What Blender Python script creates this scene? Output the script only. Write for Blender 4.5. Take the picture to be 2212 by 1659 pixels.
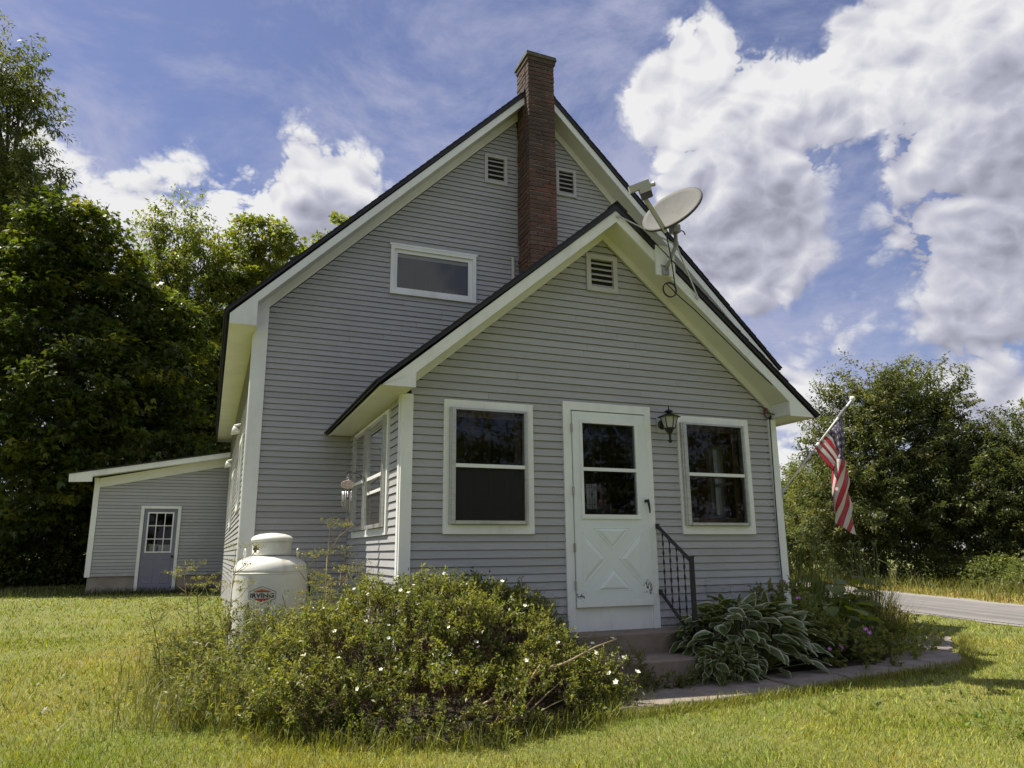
import bpy, bmesh, math, random
import numpy as np
from mathutils import Vector, Matrix, Euler

for o in list(bpy.data.objects): bpy.data.objects.remove(o)
SC = bpy.context.scene
COL = SC.collection
R = math.radians
rng = np.random.default_rng(11)
random.seed(7)

# ------------------------------------------------------------------ camera
CP = Vector((-3.9656, -6.9707, 0.5562))
CF = Vector((0.36759504, 0.90287561, 0.22291146))
CR = Vector((0.92691631, -0.37516008, -0.00900337))
CU = Vector((-0.07549856, -0.20992986, 0.97479712))
cam = bpy.data.cameras.new('camera')
cam.sensor_width = 36.0
cam.lens = 36.0 * 2206.35 / 3072.0
cam.clip_start = 0.05
cam.clip_end = 2000
camo = bpy.data.objects.new('camera', cam)
COL.objects.link(camo)
m = Matrix((CR, CU, -CF)).transposed().to_4x4()
m.translation = CP
camo.matrix_world = m
SC.camera = camo

def at(px, py, depth):
    """point seen at (px,py) of a 2212 x 1659 view of the photograph, at that depth along the view axis"""
    F = 2206.35 * 2212 / 3072
    return CP + CF * depth + CR * ((px - 1106) * depth / F) + CU * ((829.5 - py) * depth / F)

def view_dir(px, py):
    return (at(px, py, 1.0) - CP).normalized()

# ------------------------------------------------------------------ sun, sky, exposure
SUN_EL = R(61.0)
SUN_H = Vector((-0.836, 0.549, 0.0)).normalized()            # where the sun stands, horizontally
SUN_DIR = (SUN_H * math.cos(SUN_EL) + Vector((0, 0, math.sin(SUN_EL)))).normalized()
sun = bpy.data.lights.new('sun', 'SUN')
sun.energy = 5.0
sun.angle = R(0.6)
sun.color = (1.0, 0.93, 0.80)
suno = bpy.data.objects.new('sun', sun)
COL.objects.link(suno)
suno.rotation_euler = SUN_DIR.to_track_quat('Z', 'Y').to_euler()
suno.location = (-20, 20, 40)

SC.view_settings.view_transform = 'Standard'
SC.view_settings.look = 'None'
SC.view_settings.gamma = 1.0
SC.view_settings.use_curve_mapping = False
SC.view_settings.exposure = 0.58
SC.render.engine = 'CYCLES'
SC.cycles.max_bounces = 6
SC.cycles.diffuse_bounces = 3
SC.cycles.glossy_bounces = 3
SC.cycles.transmission_bounces = 4
SC.cycles.transparent_max_bounces = 12
SC.cycles.use_adaptive_sampling = True
SC.cycles.adaptive_threshold = 0.015
SC.cycles.use_denoising = True
SC.cycles.denoiser = 'OPENIMAGEDENOISE'
SC.cycles.caustics_reflective = False
SC.cycles.caustics_refractive = False

W = bpy.data.worlds.new('World')
SC.world = W
W.use_nodes = True

def sky():
    nt = W.node_tree
    nt.nodes.clear()
    N = nt.nodes.new; L = nt.links.new
    tc = N('ShaderNodeTexCoord'); D = tc.outputs['Generated']
    def noise(vec, scale, detail, rough, distort=0.0):
        n = N('ShaderNodeTexNoise'); n.inputs['Scale'].default_value = scale; n.inputs['Detail'].default_value = detail
        n.inputs['Roughness'].default_value = rough; n.inputs['Distortion'].default_value = distort
        L(vec, n.inputs['Vector']); return n
    def vec(op, a, b):
        v = N('ShaderNodeVectorMath'); v.operation = op; L(a, v.inputs[0])
        if hasattr(b, 'links'): L(b, v.inputs[1])
        else: v.inputs[1].default_value = b
        return v.outputs[0]
    def mth(op, a, b, c=None):
        v = N('ShaderNodeMath'); v.operation = op
        for i, q in enumerate((a, b, c)):
            if q is None: continue
            if hasattr(q, 'links'): L(q, v.inputs[i])
            else: v.inputs[i].default_value = q
        return v.outputs[0]
    def ramp(val, a, b, c, d, smooth=True):
        r = N('ShaderNodeMapRange')
        if smooth: r.interpolation_type = 'SMOOTHSTEP'
        L(val, r.inputs['Value'])
        for k, x in zip(('From Min', 'From Max', 'To Min', 'To Max'), (a, b, c, d)): r.inputs[k].default_value = x
        return r.outputs[0]
    # a gentle warp so that heaps are not round
    wv = vec('NORMALIZE', vec('ADD', D, vec('MULTIPLY', vec('SUBTRACT', noise(D, 6.0, 2, .5).outputs['Color'], (.5, .5, .5)), (.15, .15, .15))), (0, 0, 0))
    # cumulus heaps as photographed (px, py, radius px); the rest of the sky goes on alike
    lobes = [(1500, 220, 140, 1), (1640, 290, 170, 1), (1790, 215, 120, 1), (1560, 500, 190, 1), (1900, 100, 130, 1), (2080, 130, 170, 1), (2120, 330, 160, 1), (2180, 540, 190, 1), (2230, 250, 160, 1),
             (2170, 850, 120, .80), (1715, 880, 110, .70), (1810, 720, 100, .62), (1700, 1000, 90, .75),
             (700, 400, 130, .84), (570, 490, 170, .80), (380, 480, 150, .74), (190, 410, 120, .70), (90, 330, 90, .62)]
    dirs = [(view_dir(a, b), c * .036, w) for a, b, c, w in lobes]
    rr = random.Random(5)
    while len(dirs) < len(lobes) + 8:
        az = rr.uniform(0, 2 * math.pi); el = R(rr.uniform(10, 55))
        v = Vector((math.cos(az) * math.cos(el), math.sin(az) * math.cos(el), math.sin(el)))
        if v.dot(CF) > math.cos(R(54)) or v.dot(SUN_DIR) > math.cos(R(22)): continue
        dirs.append((v, rr.uniform(9, 16), rr.uniform(.8, 1)))
    prev = None
    for v, rad, wt in dirs:
        d = N('ShaderNodeVectorMath'); d.operation = 'DOT_PRODUCT'; L(wv, d.inputs[0]); d.inputs[1].default_value = v
        q = ramp(d.outputs['Value'], math.cos(R(rad * 1.5)), math.cos(R(rad * .15)), 0, wt)
        prev = q if prev is None else mth('SMOOTH_MAX', prev, q, .25)
    mask = prev
    P1 = vec('ADD', vec('MULTIPLY', D, (1, 1, 1.3)), vec('MULTIPLY', vec('SUBTRACT', noise(D, 11.0, 1, .6).outputs['Color'], (.5, .5, .5)), (.032, .032, .032)))
    def billow(v, octs):
        tot = None
        for k, (sc_, am) in enumerate(octs):
            q = mth('ABSOLUTE', mth('SUBTRACT', noise(v, sc_, 0, .5).outputs['Fac'], .5), 0.0)
            tot = mth('MULTIPLY', q, am) if tot is None else mth('MULTIPLY_ADD', q, am, tot)
        return tot
    oc = [(8.0, 2.4), (17.0, 1.3), (37.0, .80), (80.0, .50), (165.0, .30)]
    f1 = noise(P1, 6.0, 6, .58).outputs['Fac']
    v1 = billow(P1, oc); v1l = billow(P1, oc[:3]); v2 = billow(vec('ADD', P1, tuple(SUN_DIR * .022)), oc[:3])
    # heap outline: broad lobes, billows, then wisps
    H = mth('SUBTRACT', mth('MULTIPLY_ADD', f1, 1.7, mask), 1.42)
    H = mth('ADD', H, mth('MULTIPLY', mth('SUBTRACT', v1, .40), .75))
    H = mth('SUBTRACT', H, ramp(mask, .0, .42, .60, 0))
    # compact heaps end sharply, thin ones fray out softly
    cov = ramp(mth('DIVIDE', H, ramp(mask, .40, .90, .58, .105)), -.12, 1.0, 0, 1)
    # light and shaded sides of the billows, greyer towards the middle and the undersides of a heap
    side = mth('MULTIPLY', mth('SUBTRACT', v1l, v2), .85)
    under = None
    for a, b, c in [(1640, 560, 260), (1790, 430, 120), (2190, 520, 260), (2080, 650, 200), (2200, 210, 140), (690, 540, 120), (2180, 910, 60)]:
        d = N('ShaderNodeVectorMath'); d.operation = 'DOT_PRODUCT'; L(wv, d.inputs[0]); d.inputs[1].default_value = view_dir(a, b)
        q = ramp(d.outputs['Value'], math.cos(R(c * .036 * 1.25)), 1.0, 0, 1)
        under = q if under is None else mth('SMOOTH_MAX', under, q, .2)
    deep = ramp(H, .25, 1.1, 0, .30)
    lit = mth('SUBTRACT', mth('SUBTRACT', mth('ADD', side, .88), mth('MULTIPLY', under, .50)), deep)
    cr = N('ShaderNodeValToRGB'); L(lit, cr.inputs[0])
    e = cr.color_ramp.elements
    e[0].position = 0.0; e[0].color = (.36, .37, .46, 1)
    e[1].position = .90; e[1].color = (.99, .99, 1.0, 1)
    x = cr.color_ramp.elements.new(.40); x.color = (.60, .61, .72, 1)
    cs = N('ShaderNodeVectorMath'); cs.operation = 'SCALE'; L(cr.outputs[0], cs.inputs[0]); cs.inputs['Scale'].default_value = CLOUD
    # clear air and a thin high veil
    st = N('ShaderNodeTexSky'); st.sky_type = 'NISHITA'; st.sun_disc = False
    st.sun_elevation = SUN_EL
    st.sun_rotation = math.atan2(SUN_H.x, SUN_H.y)
    st.altitude = 100; st.air_density = 1.0; st.dust_density = .6; st.ozone_density = 2.2
    vn = noise(vec('MULTIPLY', D, (1.0, 1.0, 2.2)), 3.2, 7, .66, .3).outputs['Fac']
    veil = ramp(vn, .36, .66, .06, .80)
    bs = vec('MULTIPLY', st.outputs[0], (SKY * 1.04, SKY * .93, SKY * 1.08))
    mx1 = N('ShaderNodeMix'); mx1.data_type = 'RGBA'; L(veil, mx1.inputs['Factor']); L(bs, mx1.inputs['A'])
    mx1.inputs['B'].default_value = (.55 * CLOUD, .57 * CLOUD, .76 * CLOUD, 1)
    mx2 = N('ShaderNodeMix'); mx2.data_type = 'RGBA'; L(cov, mx2.inputs['Factor']); L(mx1.outputs['Result'], mx2.inputs['A']); L(cs.outputs[0], mx2.inputs['B'])
    bg = N('ShaderNodeBackground'); bg.inputs['Strength'].default_value = SKY_STRENGTH
    L(mx2.outputs['Result'], bg.inputs['Color'])
    out = N('ShaderNodeOutputWorld'); L(bg.outputs[0], out.inputs[0])
    W.cycles.sampling_method = 'MANUAL'; W.cycles.sample_map_resolution = 256

SKY_STRENGTH = 0.15
SKY = 0.47           # how the clear air weighs against the clouds
CLOUD = 3.85          # cloud radiance in the units of the sky texture
sky()

# ------------------------------------------------------------------ materials
MATS = {}
def nmat(name):
    m = bpy.data.materials.new(name); m.use_nodes = True
    nt = m.node_tree; b = nt.nodes['Principled BSDF']
    MATS[name] = m
    return m, nt, b

def pos_noise(nt, scale, stretch=(1, 1, 1), detail=4, rough=.55, distort=0.0):
    g = nt.nodes.new('ShaderNodeNewGeometry')
    v = nt.nodes.new('ShaderNodeVectorMath'); v.operation = 'MULTIPLY'; v.inputs[1].default_value = stretch
    nt.links.new(g.outputs['Position'], v.inputs[0])
    n = nt.nodes.new('ShaderNodeTexNoise'); n.inputs['Scale'].default_value = scale; n.inputs['Detail'].default_value = detail
    n.inputs['Roughness'].default_value = rough; n.inputs['Distortion'].default_value = distort
    nt.links.new(v.outputs[0], n.inputs['Vector'])
    return n.outputs['Fac']

def maprange(nt, val, a, b, c, d, smooth=False):
    r = nt.nodes.new('ShaderNodeMapRange')
    if smooth: r.interpolation_type = 'SMOOTHSTEP'
    nt.links.new(val, r.inputs['Value'])
    for k, x in zip(('From Min', 'From Max', 'To Min', 'To Max'), (a, b, c, d)): r.inputs[k].default_value = x
    return r.outputs[0]

def mix(nt, fac, A, B, mode='MIX'):
    x = nt.nodes.new('ShaderNodeMix'); x.data_type = 'RGBA'; x.blend_type = mode
    for sock, v in ((x.inputs['Factor'], fac), (x.inputs['A'], A), (x.inputs['B'], B)):
        if isinstance(v, (int, float)): sock.default_value = v
        elif isinstance(v, tuple): sock.default_value = (*v[:3], 1)
        else: nt.links.new(v, sock)
    return x.outputs['Result']

def bumpit(nt, b, val, strength, dist=.01):
    bp = nt.nodes.new('ShaderNodeBump'); bp.inputs['Strength'].default_value = strength; bp.inputs['Distance'].default_value = dist
    nt.links.new(val, bp.inputs['Height']); nt.links.new(bp.outputs[0], b.inputs['Normal'])

def M(name, col, rough=.6, var=.12, scale=6, stretch=(1, 1, 1), bump=0, bscale=None, metal=0, rnd=0, dirt=None, dirt_amt=.3, dirt_scale=1.5, spec=.5):
    m, nt, b = nmat(name)
    c = mix(nt, maprange(nt, pos_noise(nt, scale, stretch), .3, .7, 0, 1), tuple(x * (1 - var) for x in col), tuple(min(1, x * (1 + var)) for x in col))
    if rnd:
        oi = nt.nodes.new('ShaderNodeObjectInfo')
        f = maprange(nt, oi.outputs['Random'], 0, 1, 1 - rnd, 1 + rnd)
        hv = nt.nodes.new('ShaderNodeHueSaturation'); nt.links.new(f, hv.inputs['Value']); nt.links.new(c, hv.inputs['Color']); c = hv.outputs[0]
    if dirt:
        c = mix(nt, maprange(nt, pos_noise(nt, dirt_scale, (1, 1, .5), 8, .65), .5, .75, 0, dirt_amt, True), c, dirt)
    nt.links.new(c, b.inputs['Base Color'])
    b.inputs['Roughness'].default_value = rough; b.inputs['Metallic'].default_value = metal
    b.inputs['Specular IOR Level'].default_value = spec
    if bump: bumpit(nt, b, pos_noise(nt, bscale or scale * 4, stretch, 6), bump)
    return m

M('siding_x', (.385, .387, .386), .55, .07, 5, (1, 8, 14), .25, 9, rnd=.07, dirt=(.30, .30, .27), dirt_amt=.35, dirt_scale=1.2)
M('siding_y', (.385, .387, .386), .55, .07, 5, (8, 1, 14), .25, 9, rnd=.07, dirt=(.25, .25, .22), dirt_amt=.25, dirt_scale=1.2)
M('white_paint', (.80, .82, .79), .5, .05, 3, bump=.08, bscale=30, dirt=(.45, .45, .40), dirt_amt=.35, dirt_scale=2.2)
M('soffit_paint', (.74, .74, .70), .6, .05, 2, dirt=(.5, .5, .42), dirt_amt=.3)
M('door_paint', (.76, .81, .79), .42, .03, 2, bump=.03, bscale=60, dirt=(.42, .43, .40), dirt_amt=.25, dirt_scale=2.5)
M('grey_trim', (.48, .475, .46), .55, .06, 4)
M('louver', (.46, .455, .44), .6, .08, 5)
M('dark_void', (.012, .012, .012), .9, .1)
M('shingle', (.030, .029, .033), .85, .35, 40, bump=.6, bscale=160, rnd=.15)
M('drip_edge', (.018, .017, .018), .55, .2, 5)
M('aluminium', (.50, .50, .47), .42, .12, 6, (1, 1, 6), metal=.55, dirt=(.25, .24, .2), dirt_amt=.5, dirt_scale=4)
M('steel', (.45, .45, .44), .4, .15, 10, metal=.7, dirt=(.2, .17, .13), dirt_amt=.5, dirt_scale=8)
M('galvanised', (.33, .33, .31), .55, .2, 12, metal=.5)
M('black_iron', (.014, .014, .015), .42, .3, 20, bump=.2, bscale=60)
M('black_rubber', (.012, .012, .012), .5, .2)
M('concrete', (.30, .27, .235), .9, .22, 4, bump=.5, bscale=30, dirt=(.13, .115, .09), dirt_amt=.6, dirt_scale=2.5)
M('step_concrete', (.235, .185, .145), .9, .2, 4, bump=.5, bscale=30, dirt=(.10, .075, .05), dirt_amt=.7, dirt_scale=2.0)
M('slab_concrete', (.25, .215, .175), .9, .2, 5, bump=.5, bscale=40, dirt=(.12, .105, .075), dirt_amt=.75, dirt_scale=3.0)
M('foundation_concrete', (.31, .275, .235), .9, .2, 3, bump=.4, bscale=20, dirt=(.17, .10, .065), dirt_amt=.7, dirt_scale=1.0)
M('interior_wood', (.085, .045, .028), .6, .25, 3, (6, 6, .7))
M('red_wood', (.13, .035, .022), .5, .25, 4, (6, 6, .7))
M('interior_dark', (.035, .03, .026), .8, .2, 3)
M('floor_wood', (.12, .085, .06), .6, .25, 3, (1, 8, 1))
M('shed_door_paint', (.20, .20, .265), .45, .08, 3, dirt=(.12, .12, .17), dirt_amt=.4)
M('tank_white', (.74, .74, .68), .45, .06, 4, bump=.06, bscale=14, dirt=(.36, .31, .21), dirt_amt=.8, dirt_scale=4.0)
M('dish_paint', (.17, .17, .16), .8, .06, 4, dirt=(.11, .11, .09), dirt_amt=.5, dirt_scale=5, spec=.15)
M('grey_plastic', (.42, .42, .38), .5, .06, 8)
M('dark_plastic', (.05, .05, .045), .6, .2, 8)
M('logo_black', (.015, .015, .015), .5, .1)
M('logo_red', (.42, .05, .035), .5, .25, 12)
M('logo_orange', (.62, .25, .05), .5, .25, 12)
M('logo_white', (.72, .72, .68), .5, .05)
M('frosted_glass', (.42, .42, .38), .55, .1, 12, dirt=(.2, .2, .17), dirt_amt=.5, dirt_scale=10)
M('chime_pink', (.62, .48, .46), .45, .35, 60)
M('chime_metal', (.55, .55, .52), .35, .15, 10, metal=.6)
M('pale_wood', (.42, .33, .22), .7, .2, 12, (1, 1, .2))
M('grey_wood', (.20, .185, .165), .85, .3, 6, (5, 5, .6), .5, 30)
M('bark', (.085, .07, .055), .9, .35, 6, (3, 3, .7), .8, 14)
M('dead_twig', (.15, .095, .065), .85, .35, 20)
M('dry_branch', (.36, .27, .15), .7, .2, 10)
M('curtain', (.17, .17, .19), .8, .06, 2, (14, 1, .3))
M('lead', (.05, .05, .05), .5, .1)
M('red_shade', (.26, .09, .07), .6, .2, 8)
M('grey_cushion', (.30, .30, .31), .7, .12, 9)
M('pole_metal', (.55, .55, .55), .35, .08, 8, metal=.7)
M('petal_white', (.80, .80, .70), .6, .05)
M('petal_purple', (.40, .10, .42), .6, .25, 30)
M('petal_eye', (.55, .40, .06), .6, .1)
M('moss_cap', (.10, .095, .062), .95, .4, 9, bump=.8, bscale=30)
M('mortar', (.30, .265, .225), .95, .25, 14, bump=.5, bscale=60)
M('soil', (.055, .043, .03), .95, .3, 6, bump=.6, bscale=20)

def stain(matname, build):
    nt = MATS[matname].node_tree; b = nt.nodes['Principled BSDF']; old = b.inputs['Base Color'].links[0].from_socket
    g = nt.nodes.new('ShaderNodeNewGeometry'); new = build(nt, g.outputs['Position'], old); nt.links.new(new, b.inputs['Base Color'])
def splash(nt, pos, old):
    s = nt.nodes.new('ShaderNodeSeparateXYZ'); nt.links.new(pos, s.inputs[0])
    f = nt.nodes.new('ShaderNodeMath'); f.operation = 'MULTIPLY'
    nt.links.new(maprange(nt, s.outputs['Z'], -.3, .45, 1, 0, True), f.inputs[0]); nt.links.new(maprange(nt, pos_noise(nt, 7, (1, 1, .6), 7, .7), .38, .70, 0, .75, True), f.inputs[1])
    c = mix(nt, f.outputs[0], old, (.17, .165, .13))
    streak = maprange(nt, pos_noise(nt, 5, (6, 6, .35), 5, .6), .58, .80, 0, .35, True)
    return mix(nt, streak, c, (.27, .27, .255))
stain('siding_x', splash); stain('siding_y', splash)
def worn(nt, pos, old):
    c = old
    for p in ((-.40, .0, .11), (.41, .0, .15), (.40, .0, .20)):
        d = nt.nodes.new('ShaderNodeVectorMath'); d.operation = 'DISTANCE'; d.inputs[1].default_value = p; nt.links.new(pos, d.inputs[0])
        f = nt.nodes.new('ShaderNodeMath'); f.operation = 'MULTIPLY'
        nt.links.new(maprange(nt, d.outputs['Value'], .03, .09, 1, 0, True), f.inputs[0]); nt.links.new(maprange(nt, pos_noise(nt, 55, (1, 1, .7), 3), .52, .58, 0, 1), f.inputs[1])
        c = mix(nt, f.outputs[0], c, (.10, .09, .075))
    return c
stain('door_paint', worn)
def chips(nt, pos, old):
    c = mix(nt, maprange(nt, pos_noise(nt, 3.0, (5, 5, .5), 5, .6), .56, .80, 0, .30, True), old, (.52, .52, .47))
    return mix(nt, maprange(nt, pos_noise(nt, 38, (1, 1, .8), 6, .7), .695, .715, 0, .75), c, (.30, .28, .24))
stain('white_paint', chips)

def glass_mat(name, tint=(.92, .95, .93), ior=1.5, body=None, amt=0):
    m, nt, b = nmat(name)
    nt.nodes.remove(b)
    o = nt.nodes['Material Output']
    t = nt.nodes.new('ShaderNodeBsdfTransparent'); t.inputs[0].default_value = (*tint, 1)
    g = nt.nodes.new('ShaderNodeBsdfGlossy'); g.inputs['Roughness'].default_value = .02; g.inputs['Color'].default_value = (.9, .9, .9, 1)
    f = nt.nodes.new('ShaderNodeFresnel'); f.inputs['IOR'].default_value = ior
    x = nt.nodes.new('ShaderNodeMixShader'); nt.links.new(f.outputs[0], x.inputs[0]); nt.links.new(t.outputs[0], x.inputs[1]); nt.links.new(g.outputs[0], x.inputs[2])
    last = x
    if body:
        d = nt.nodes.new('ShaderNodeBsdfDiffuse'); d.inputs[0].default_value = (*body, 1)
        y = nt.nodes.new('ShaderNodeMixShader'); y.inputs[0].default_value = amt
        nt.links.new(x.outputs[0], y.inputs[1]); nt.links.new(d.outputs[0], y.inputs[2]); last = y
    nt.links.new(last.outputs[0], o.inputs[0])
    return m
glass_mat('glass')
glass_mat('screen_glass', (.35, .35, .35), 1.2, (.050, .050, .046), .60)
glass_mat('dusty_glass', (.85, .87, .86), 1.6, (.2, .2, .2), .04)

def brick_mat():
    m, nt, b = nmat('brick')
    oi = nt.nodes.new('ShaderNodeObjectInfo')
    r = nt.nodes.new('ShaderNodeValToRGB'); nt.links.new(oi.outputs['Random'], r.inputs[0])
    e = r.color_ramp.elements
    e[0].position = 0; e[0].color = (.085, .048, .038, 1); e[1].position = 1; e[1].color = (.21, .115, .085, 1)
    for p, c in ((.25, (.185, .068, .054, 1)), (.45, (.11, .07, .055, 1)), (.7, (.245, .080, .064, 1)), (.85, (.15, .10, .075, 1))):
        q = e.new(p); q.color = c
    c = r.outputs[0]
    c = mix(nt, maprange(nt, pos_noise(nt, 22, detail=8, rough=.7), .40, .72, 0, .75, True), c, (.075, .06, .05))
    c = mix(nt, maprange(nt, pos_noise(nt, 9, (1, 1, 1.6), 6, .6), .55, .75, 0, .5, True), c, (.30, .21, .155))
    g = nt.nodes.new('ShaderNodeNewGeometry'); s = nt.nodes.new('ShaderNodeSeparateXYZ'); nt.links.new(g.outputs['Position'], s.inputs[0])
    soot = nt.nodes.new('ShaderNodeMath'); soot.operation = 'MULTIPLY'
    nt.links.new(maprange(nt, s.outputs['Z'], 5.9, 6.5, .35, 1.0, True), soot.inputs[0])
    nt.links.new(maprange(nt, pos_noise(nt, 3.0, (1, 1, .5), 6, .65),   .30, .62, .12, .85, True), soot.inputs[1])
    c = mix(nt, soot.outputs[0], c, (.058, .045, .038))
    nt.links.new(c, b.inputs['Base Color']); b.inputs['Roughness'].default_value = .9
    bumpit(nt, b, pos_noise(nt, 60, detail=6), .6, .01)
brick_mat()

def leaf_mat(name, trans=.35, rough=.45, tcol=(1.25, 1.2, .45), spec=.4):
    m, nt, b = nmat(name)
    a = nt.nodes.new('ShaderNodeVertexColor'); a.layer_name = 'Col'
    nt.links.new(a.outputs[0], b.inputs['Base Color']); b.inputs['Roughness'].default_value = rough
    b.inputs['Specular IOR Level'].default_value = spec
    t = nt.nodes.new('ShaderNodeBsdfTranslucent')
    nt.links.new(mix(nt, 1.0, a.outputs[0], tcol, 'MULTIPLY'), t.inputs[0])
    x = nt.nodes.new('ShaderNodeMixShader'); x.inputs[0].default_value = trans
    nt.links.new(b.outputs[0], x.inputs[1]); nt.links.new(t.outputs[0], x.inputs[2])
    nt.links.new(x.outputs[0], nt.nodes['Material Output'].inputs[0])
    return m
leaf_mat('foliage', .5, .42)
leaf_mat('grass_blade', .35, .5, (1.3, 1.2, .4), .3)
leaf_mat('hosta_leaf', .25, .4, (1.3, 1.25, .5), .5)

# ------------------------------------------------------------------ mesh helpers
def mesh_obj(name, verts, faces, mat, parent=None, smooth=False):
    me = bpy.data.meshes.new(name)
    me.from_pydata([tuple(v) for v in verts], [], [tuple(f) for f in faces])
    return obj_from(name, me, mat, parent, smooth)

def obj_from(name, me, mat, parent=None, smooth=False):
    if mat and not me.materials:
        me.materials.append(MATS[mat])
    if smooth:
        for p in me.polygons: p.use_smooth = True
    o = bpy.data.objects.new(name, me)
    COL.objects.link(o)
    if parent: attach(o, parent)
    return o

def attach(o, parent):
    o.parent = parent
    if parent.type == 'EMPTY':
        o.matrix_parent_inverse = Matrix.Translation(-Vector(parent.location))

def tag(o, label=None, cat=None, group=None, kind=None):
    if label: o['label'] = label
    if cat: o['category'] = cat
    if group: o['group'] = group
    if kind: o['kind'] = kind
    return o

def thing(name, loc, label, cat, group=None):
    o = bpy.data.objects.new(name, None); COL.objects.link(o); o.location = loc
    o.empty_display_size = .2
    return tag(o, label, cat, group)

def quad_mesh(name, V, ncol, mat, parent=None, faces=None):
    """V: (n,4,3) separate quads, ncol: (n,3) one colour each"""
    n = len(V)
    me = bpy.data.meshes.new(name)
    me.vertices.add(n * 4); me.vertices.foreach_set('co', np.ascontiguousarray(V.reshape(-1), dtype=np.float32))
    me.loops.add(n * 4); me.loops.foreach_set('vertex_index', np.arange(n * 4, dtype=np.int32))
    me.polygons.add(n); me.polygons.foreach_set('loop_start', np.arange(0, n * 4, 4, dtype=np.int32))
    me.update(calc_edges=True)
    if ncol is not None:
        ca = me.color_attributes.new('Col', 'FLOAT_COLOR', 'POINT')
        c = np.ones((n, 4, 4), np.float32); c[:, :, :3] = ncol[:, None, :] if ncol.ndim == 2 else ncol
        ca.data.foreach_set('color', c.reshape(-1))
    return obj_from(name, me, mat, parent)

class MB:
    def __init__(s): s.v = []; s.f = []
    def add(s, verts, faces):
        k = len(s.v); s.v += [tuple(v) for v in verts]; s.f += [tuple(i + k for i in f) for f in faces]; return s
    def box(s, x0, x1, y0, y1, z0, z1):
        return s.hexa([(x0, y0, z0), (x1, y0, z0), (x1, y1, z0), (x0, y1, z0), (x0, y0, z1), (x1, y0, z1), (x1, y1, z1), (x0, y1, z1)])
    def hexa(s, p):
        return s.add(p, [(0, 3, 2, 1), (4, 5, 6, 7), (0, 1, 5, 4), (1, 2, 6, 5), (2, 3, 7, 6), (3, 0, 4, 7)])
    def prism(s, poly, vec):
        """poly: planar loop of points, extruded by vec"""
        n = len(poly); vec = Vector(vec)
        a = [Vector(p) for p in poly]; b = [p + vec for p in a]
        return s.add(a + b, [tuple(range(n - 1, -1, -1)), tuple(range(n, 2 * n))] + [(i, (i + 1) % n, n + (i + 1) % n, n + i) for i in range(n)])
    def tube(s, path, rad, n=8, cap=True):
        path = [Vector(p) for p in path]
        if not hasattr(rad, '__len__'): rad = [rad] * len(path)
        rings = []; ref = None
        for i, p in enumerate(path):
            d = (path[min(i + 1, len(path) - 1)] - path[max(i - 1, 0)]).normalized()
            if ref is None: ref = d.orthogonal().normalized()
            ref = (ref - d * ref.dot(d))
            ref = ref.normalized() if ref.length > 1e-6 else d.orthogonal().normalized()
            b = d.cross(ref)
            rings.append([p + (ref * math.cos(2 * math.pi * k / n) + b * math.sin(2 * math.pi * k / n)) * rad[i] for k in range(n)])
        vs = [q for r in rings for q in r]
        fs = [(i * n + k, i * n + (k + 1) % n, (i + 1) * n + (k + 1) % n, (i + 1) * n + k) for i in range(len(path) - 1) for k in range(n)]
        if cap: fs += [tuple(range(n - 1, -1, -1)), tuple(range((len(path) - 1) * n, len(path) * n))]
        return s.add(vs, fs)
    def lathe(s, prof, n=24, c=(0, 0, 0), axis=None):
        """prof: (radius, height) pairs turned about an axis through c"""
        c = Vector(c); ax = Vector(axis or (0, 0, 1)).normalized(); a = ax.orthogonal().normalized(); b = ax.cross(a)
        vs = [c + ax * h + (a * math.cos(2 * math.pi * k / n) + b * math.sin(2 * math.pi * k / n)) * r for r, h in prof for k in range(n)]
        fs = [(i * n + k, i * n + (k + 1) % n, (i + 1) * n + (k + 1) % n, (i + 1) * n + k) for i in range(len(prof) - 1) for k in range(n)]
        fs += [tuple(range(n - 1, -1, -1)), tuple(range((len(prof) - 1) * n, len(prof) * n))]
        return s.add(vs, fs)
    def beam(s, a, b, w, h, up=(0, 0, 1)):
        """square bar from a to b"""
        a = Vector(a); b = Vector(b); d = (b - a).normalized(); x = d.cross(Vector(up)).normalized() * w / 2; y = x.cross(d).normalized() * h / 2
        return s.hexa([a - x - y, a + x - y, b + x - y, b - x - y, a - x + y, a + x + y, b + x + y, b - x + y])
    def build(s, name, mat, parent=None, smooth=False):
        o = mesh_obj(name, s.v, s.f, mat, parent, smooth)
        bm = bmesh.new(); bm.from_mesh(o.data); bmesh.ops.recalc_face_normals(bm, faces=bm.faces); bm.to_mesh(o.data); bm.free()
        return o

def shade_auto(o, ang=35):
    for p in o.data.polygons: p.use_smooth = True
    try: o.data.set_sharp_from_angle(angle=R(ang))
    except Exception: pass
    return o

# ------------------------------------------------------------------ ground
def gz(x, y):
    x = np.asarray(x, float); y = np.asarray(y, float)
    t = np.clip((x + 2.2) / 5.0, 0, 1); t = t * t * (3 - 2 * t)
    left = -.655 + .0275 * np.clip(y, -9, 15) + .035 * np.clip(y - 15, 0, 60)
    right = -.625 + .012 * np.clip(y, -9, 0) - .0 * y
    return left * (1 - t) + right * t

def road_edges(y):
    near = 7.45 + .29 * y + .004 * np.clip(y - 4, 0, 40) ** 2
    far = np.minimum(9.95 + .40 * y, near + 4.4)
    far = np.maximum(far, near + 2.2)
    return near, far

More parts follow.
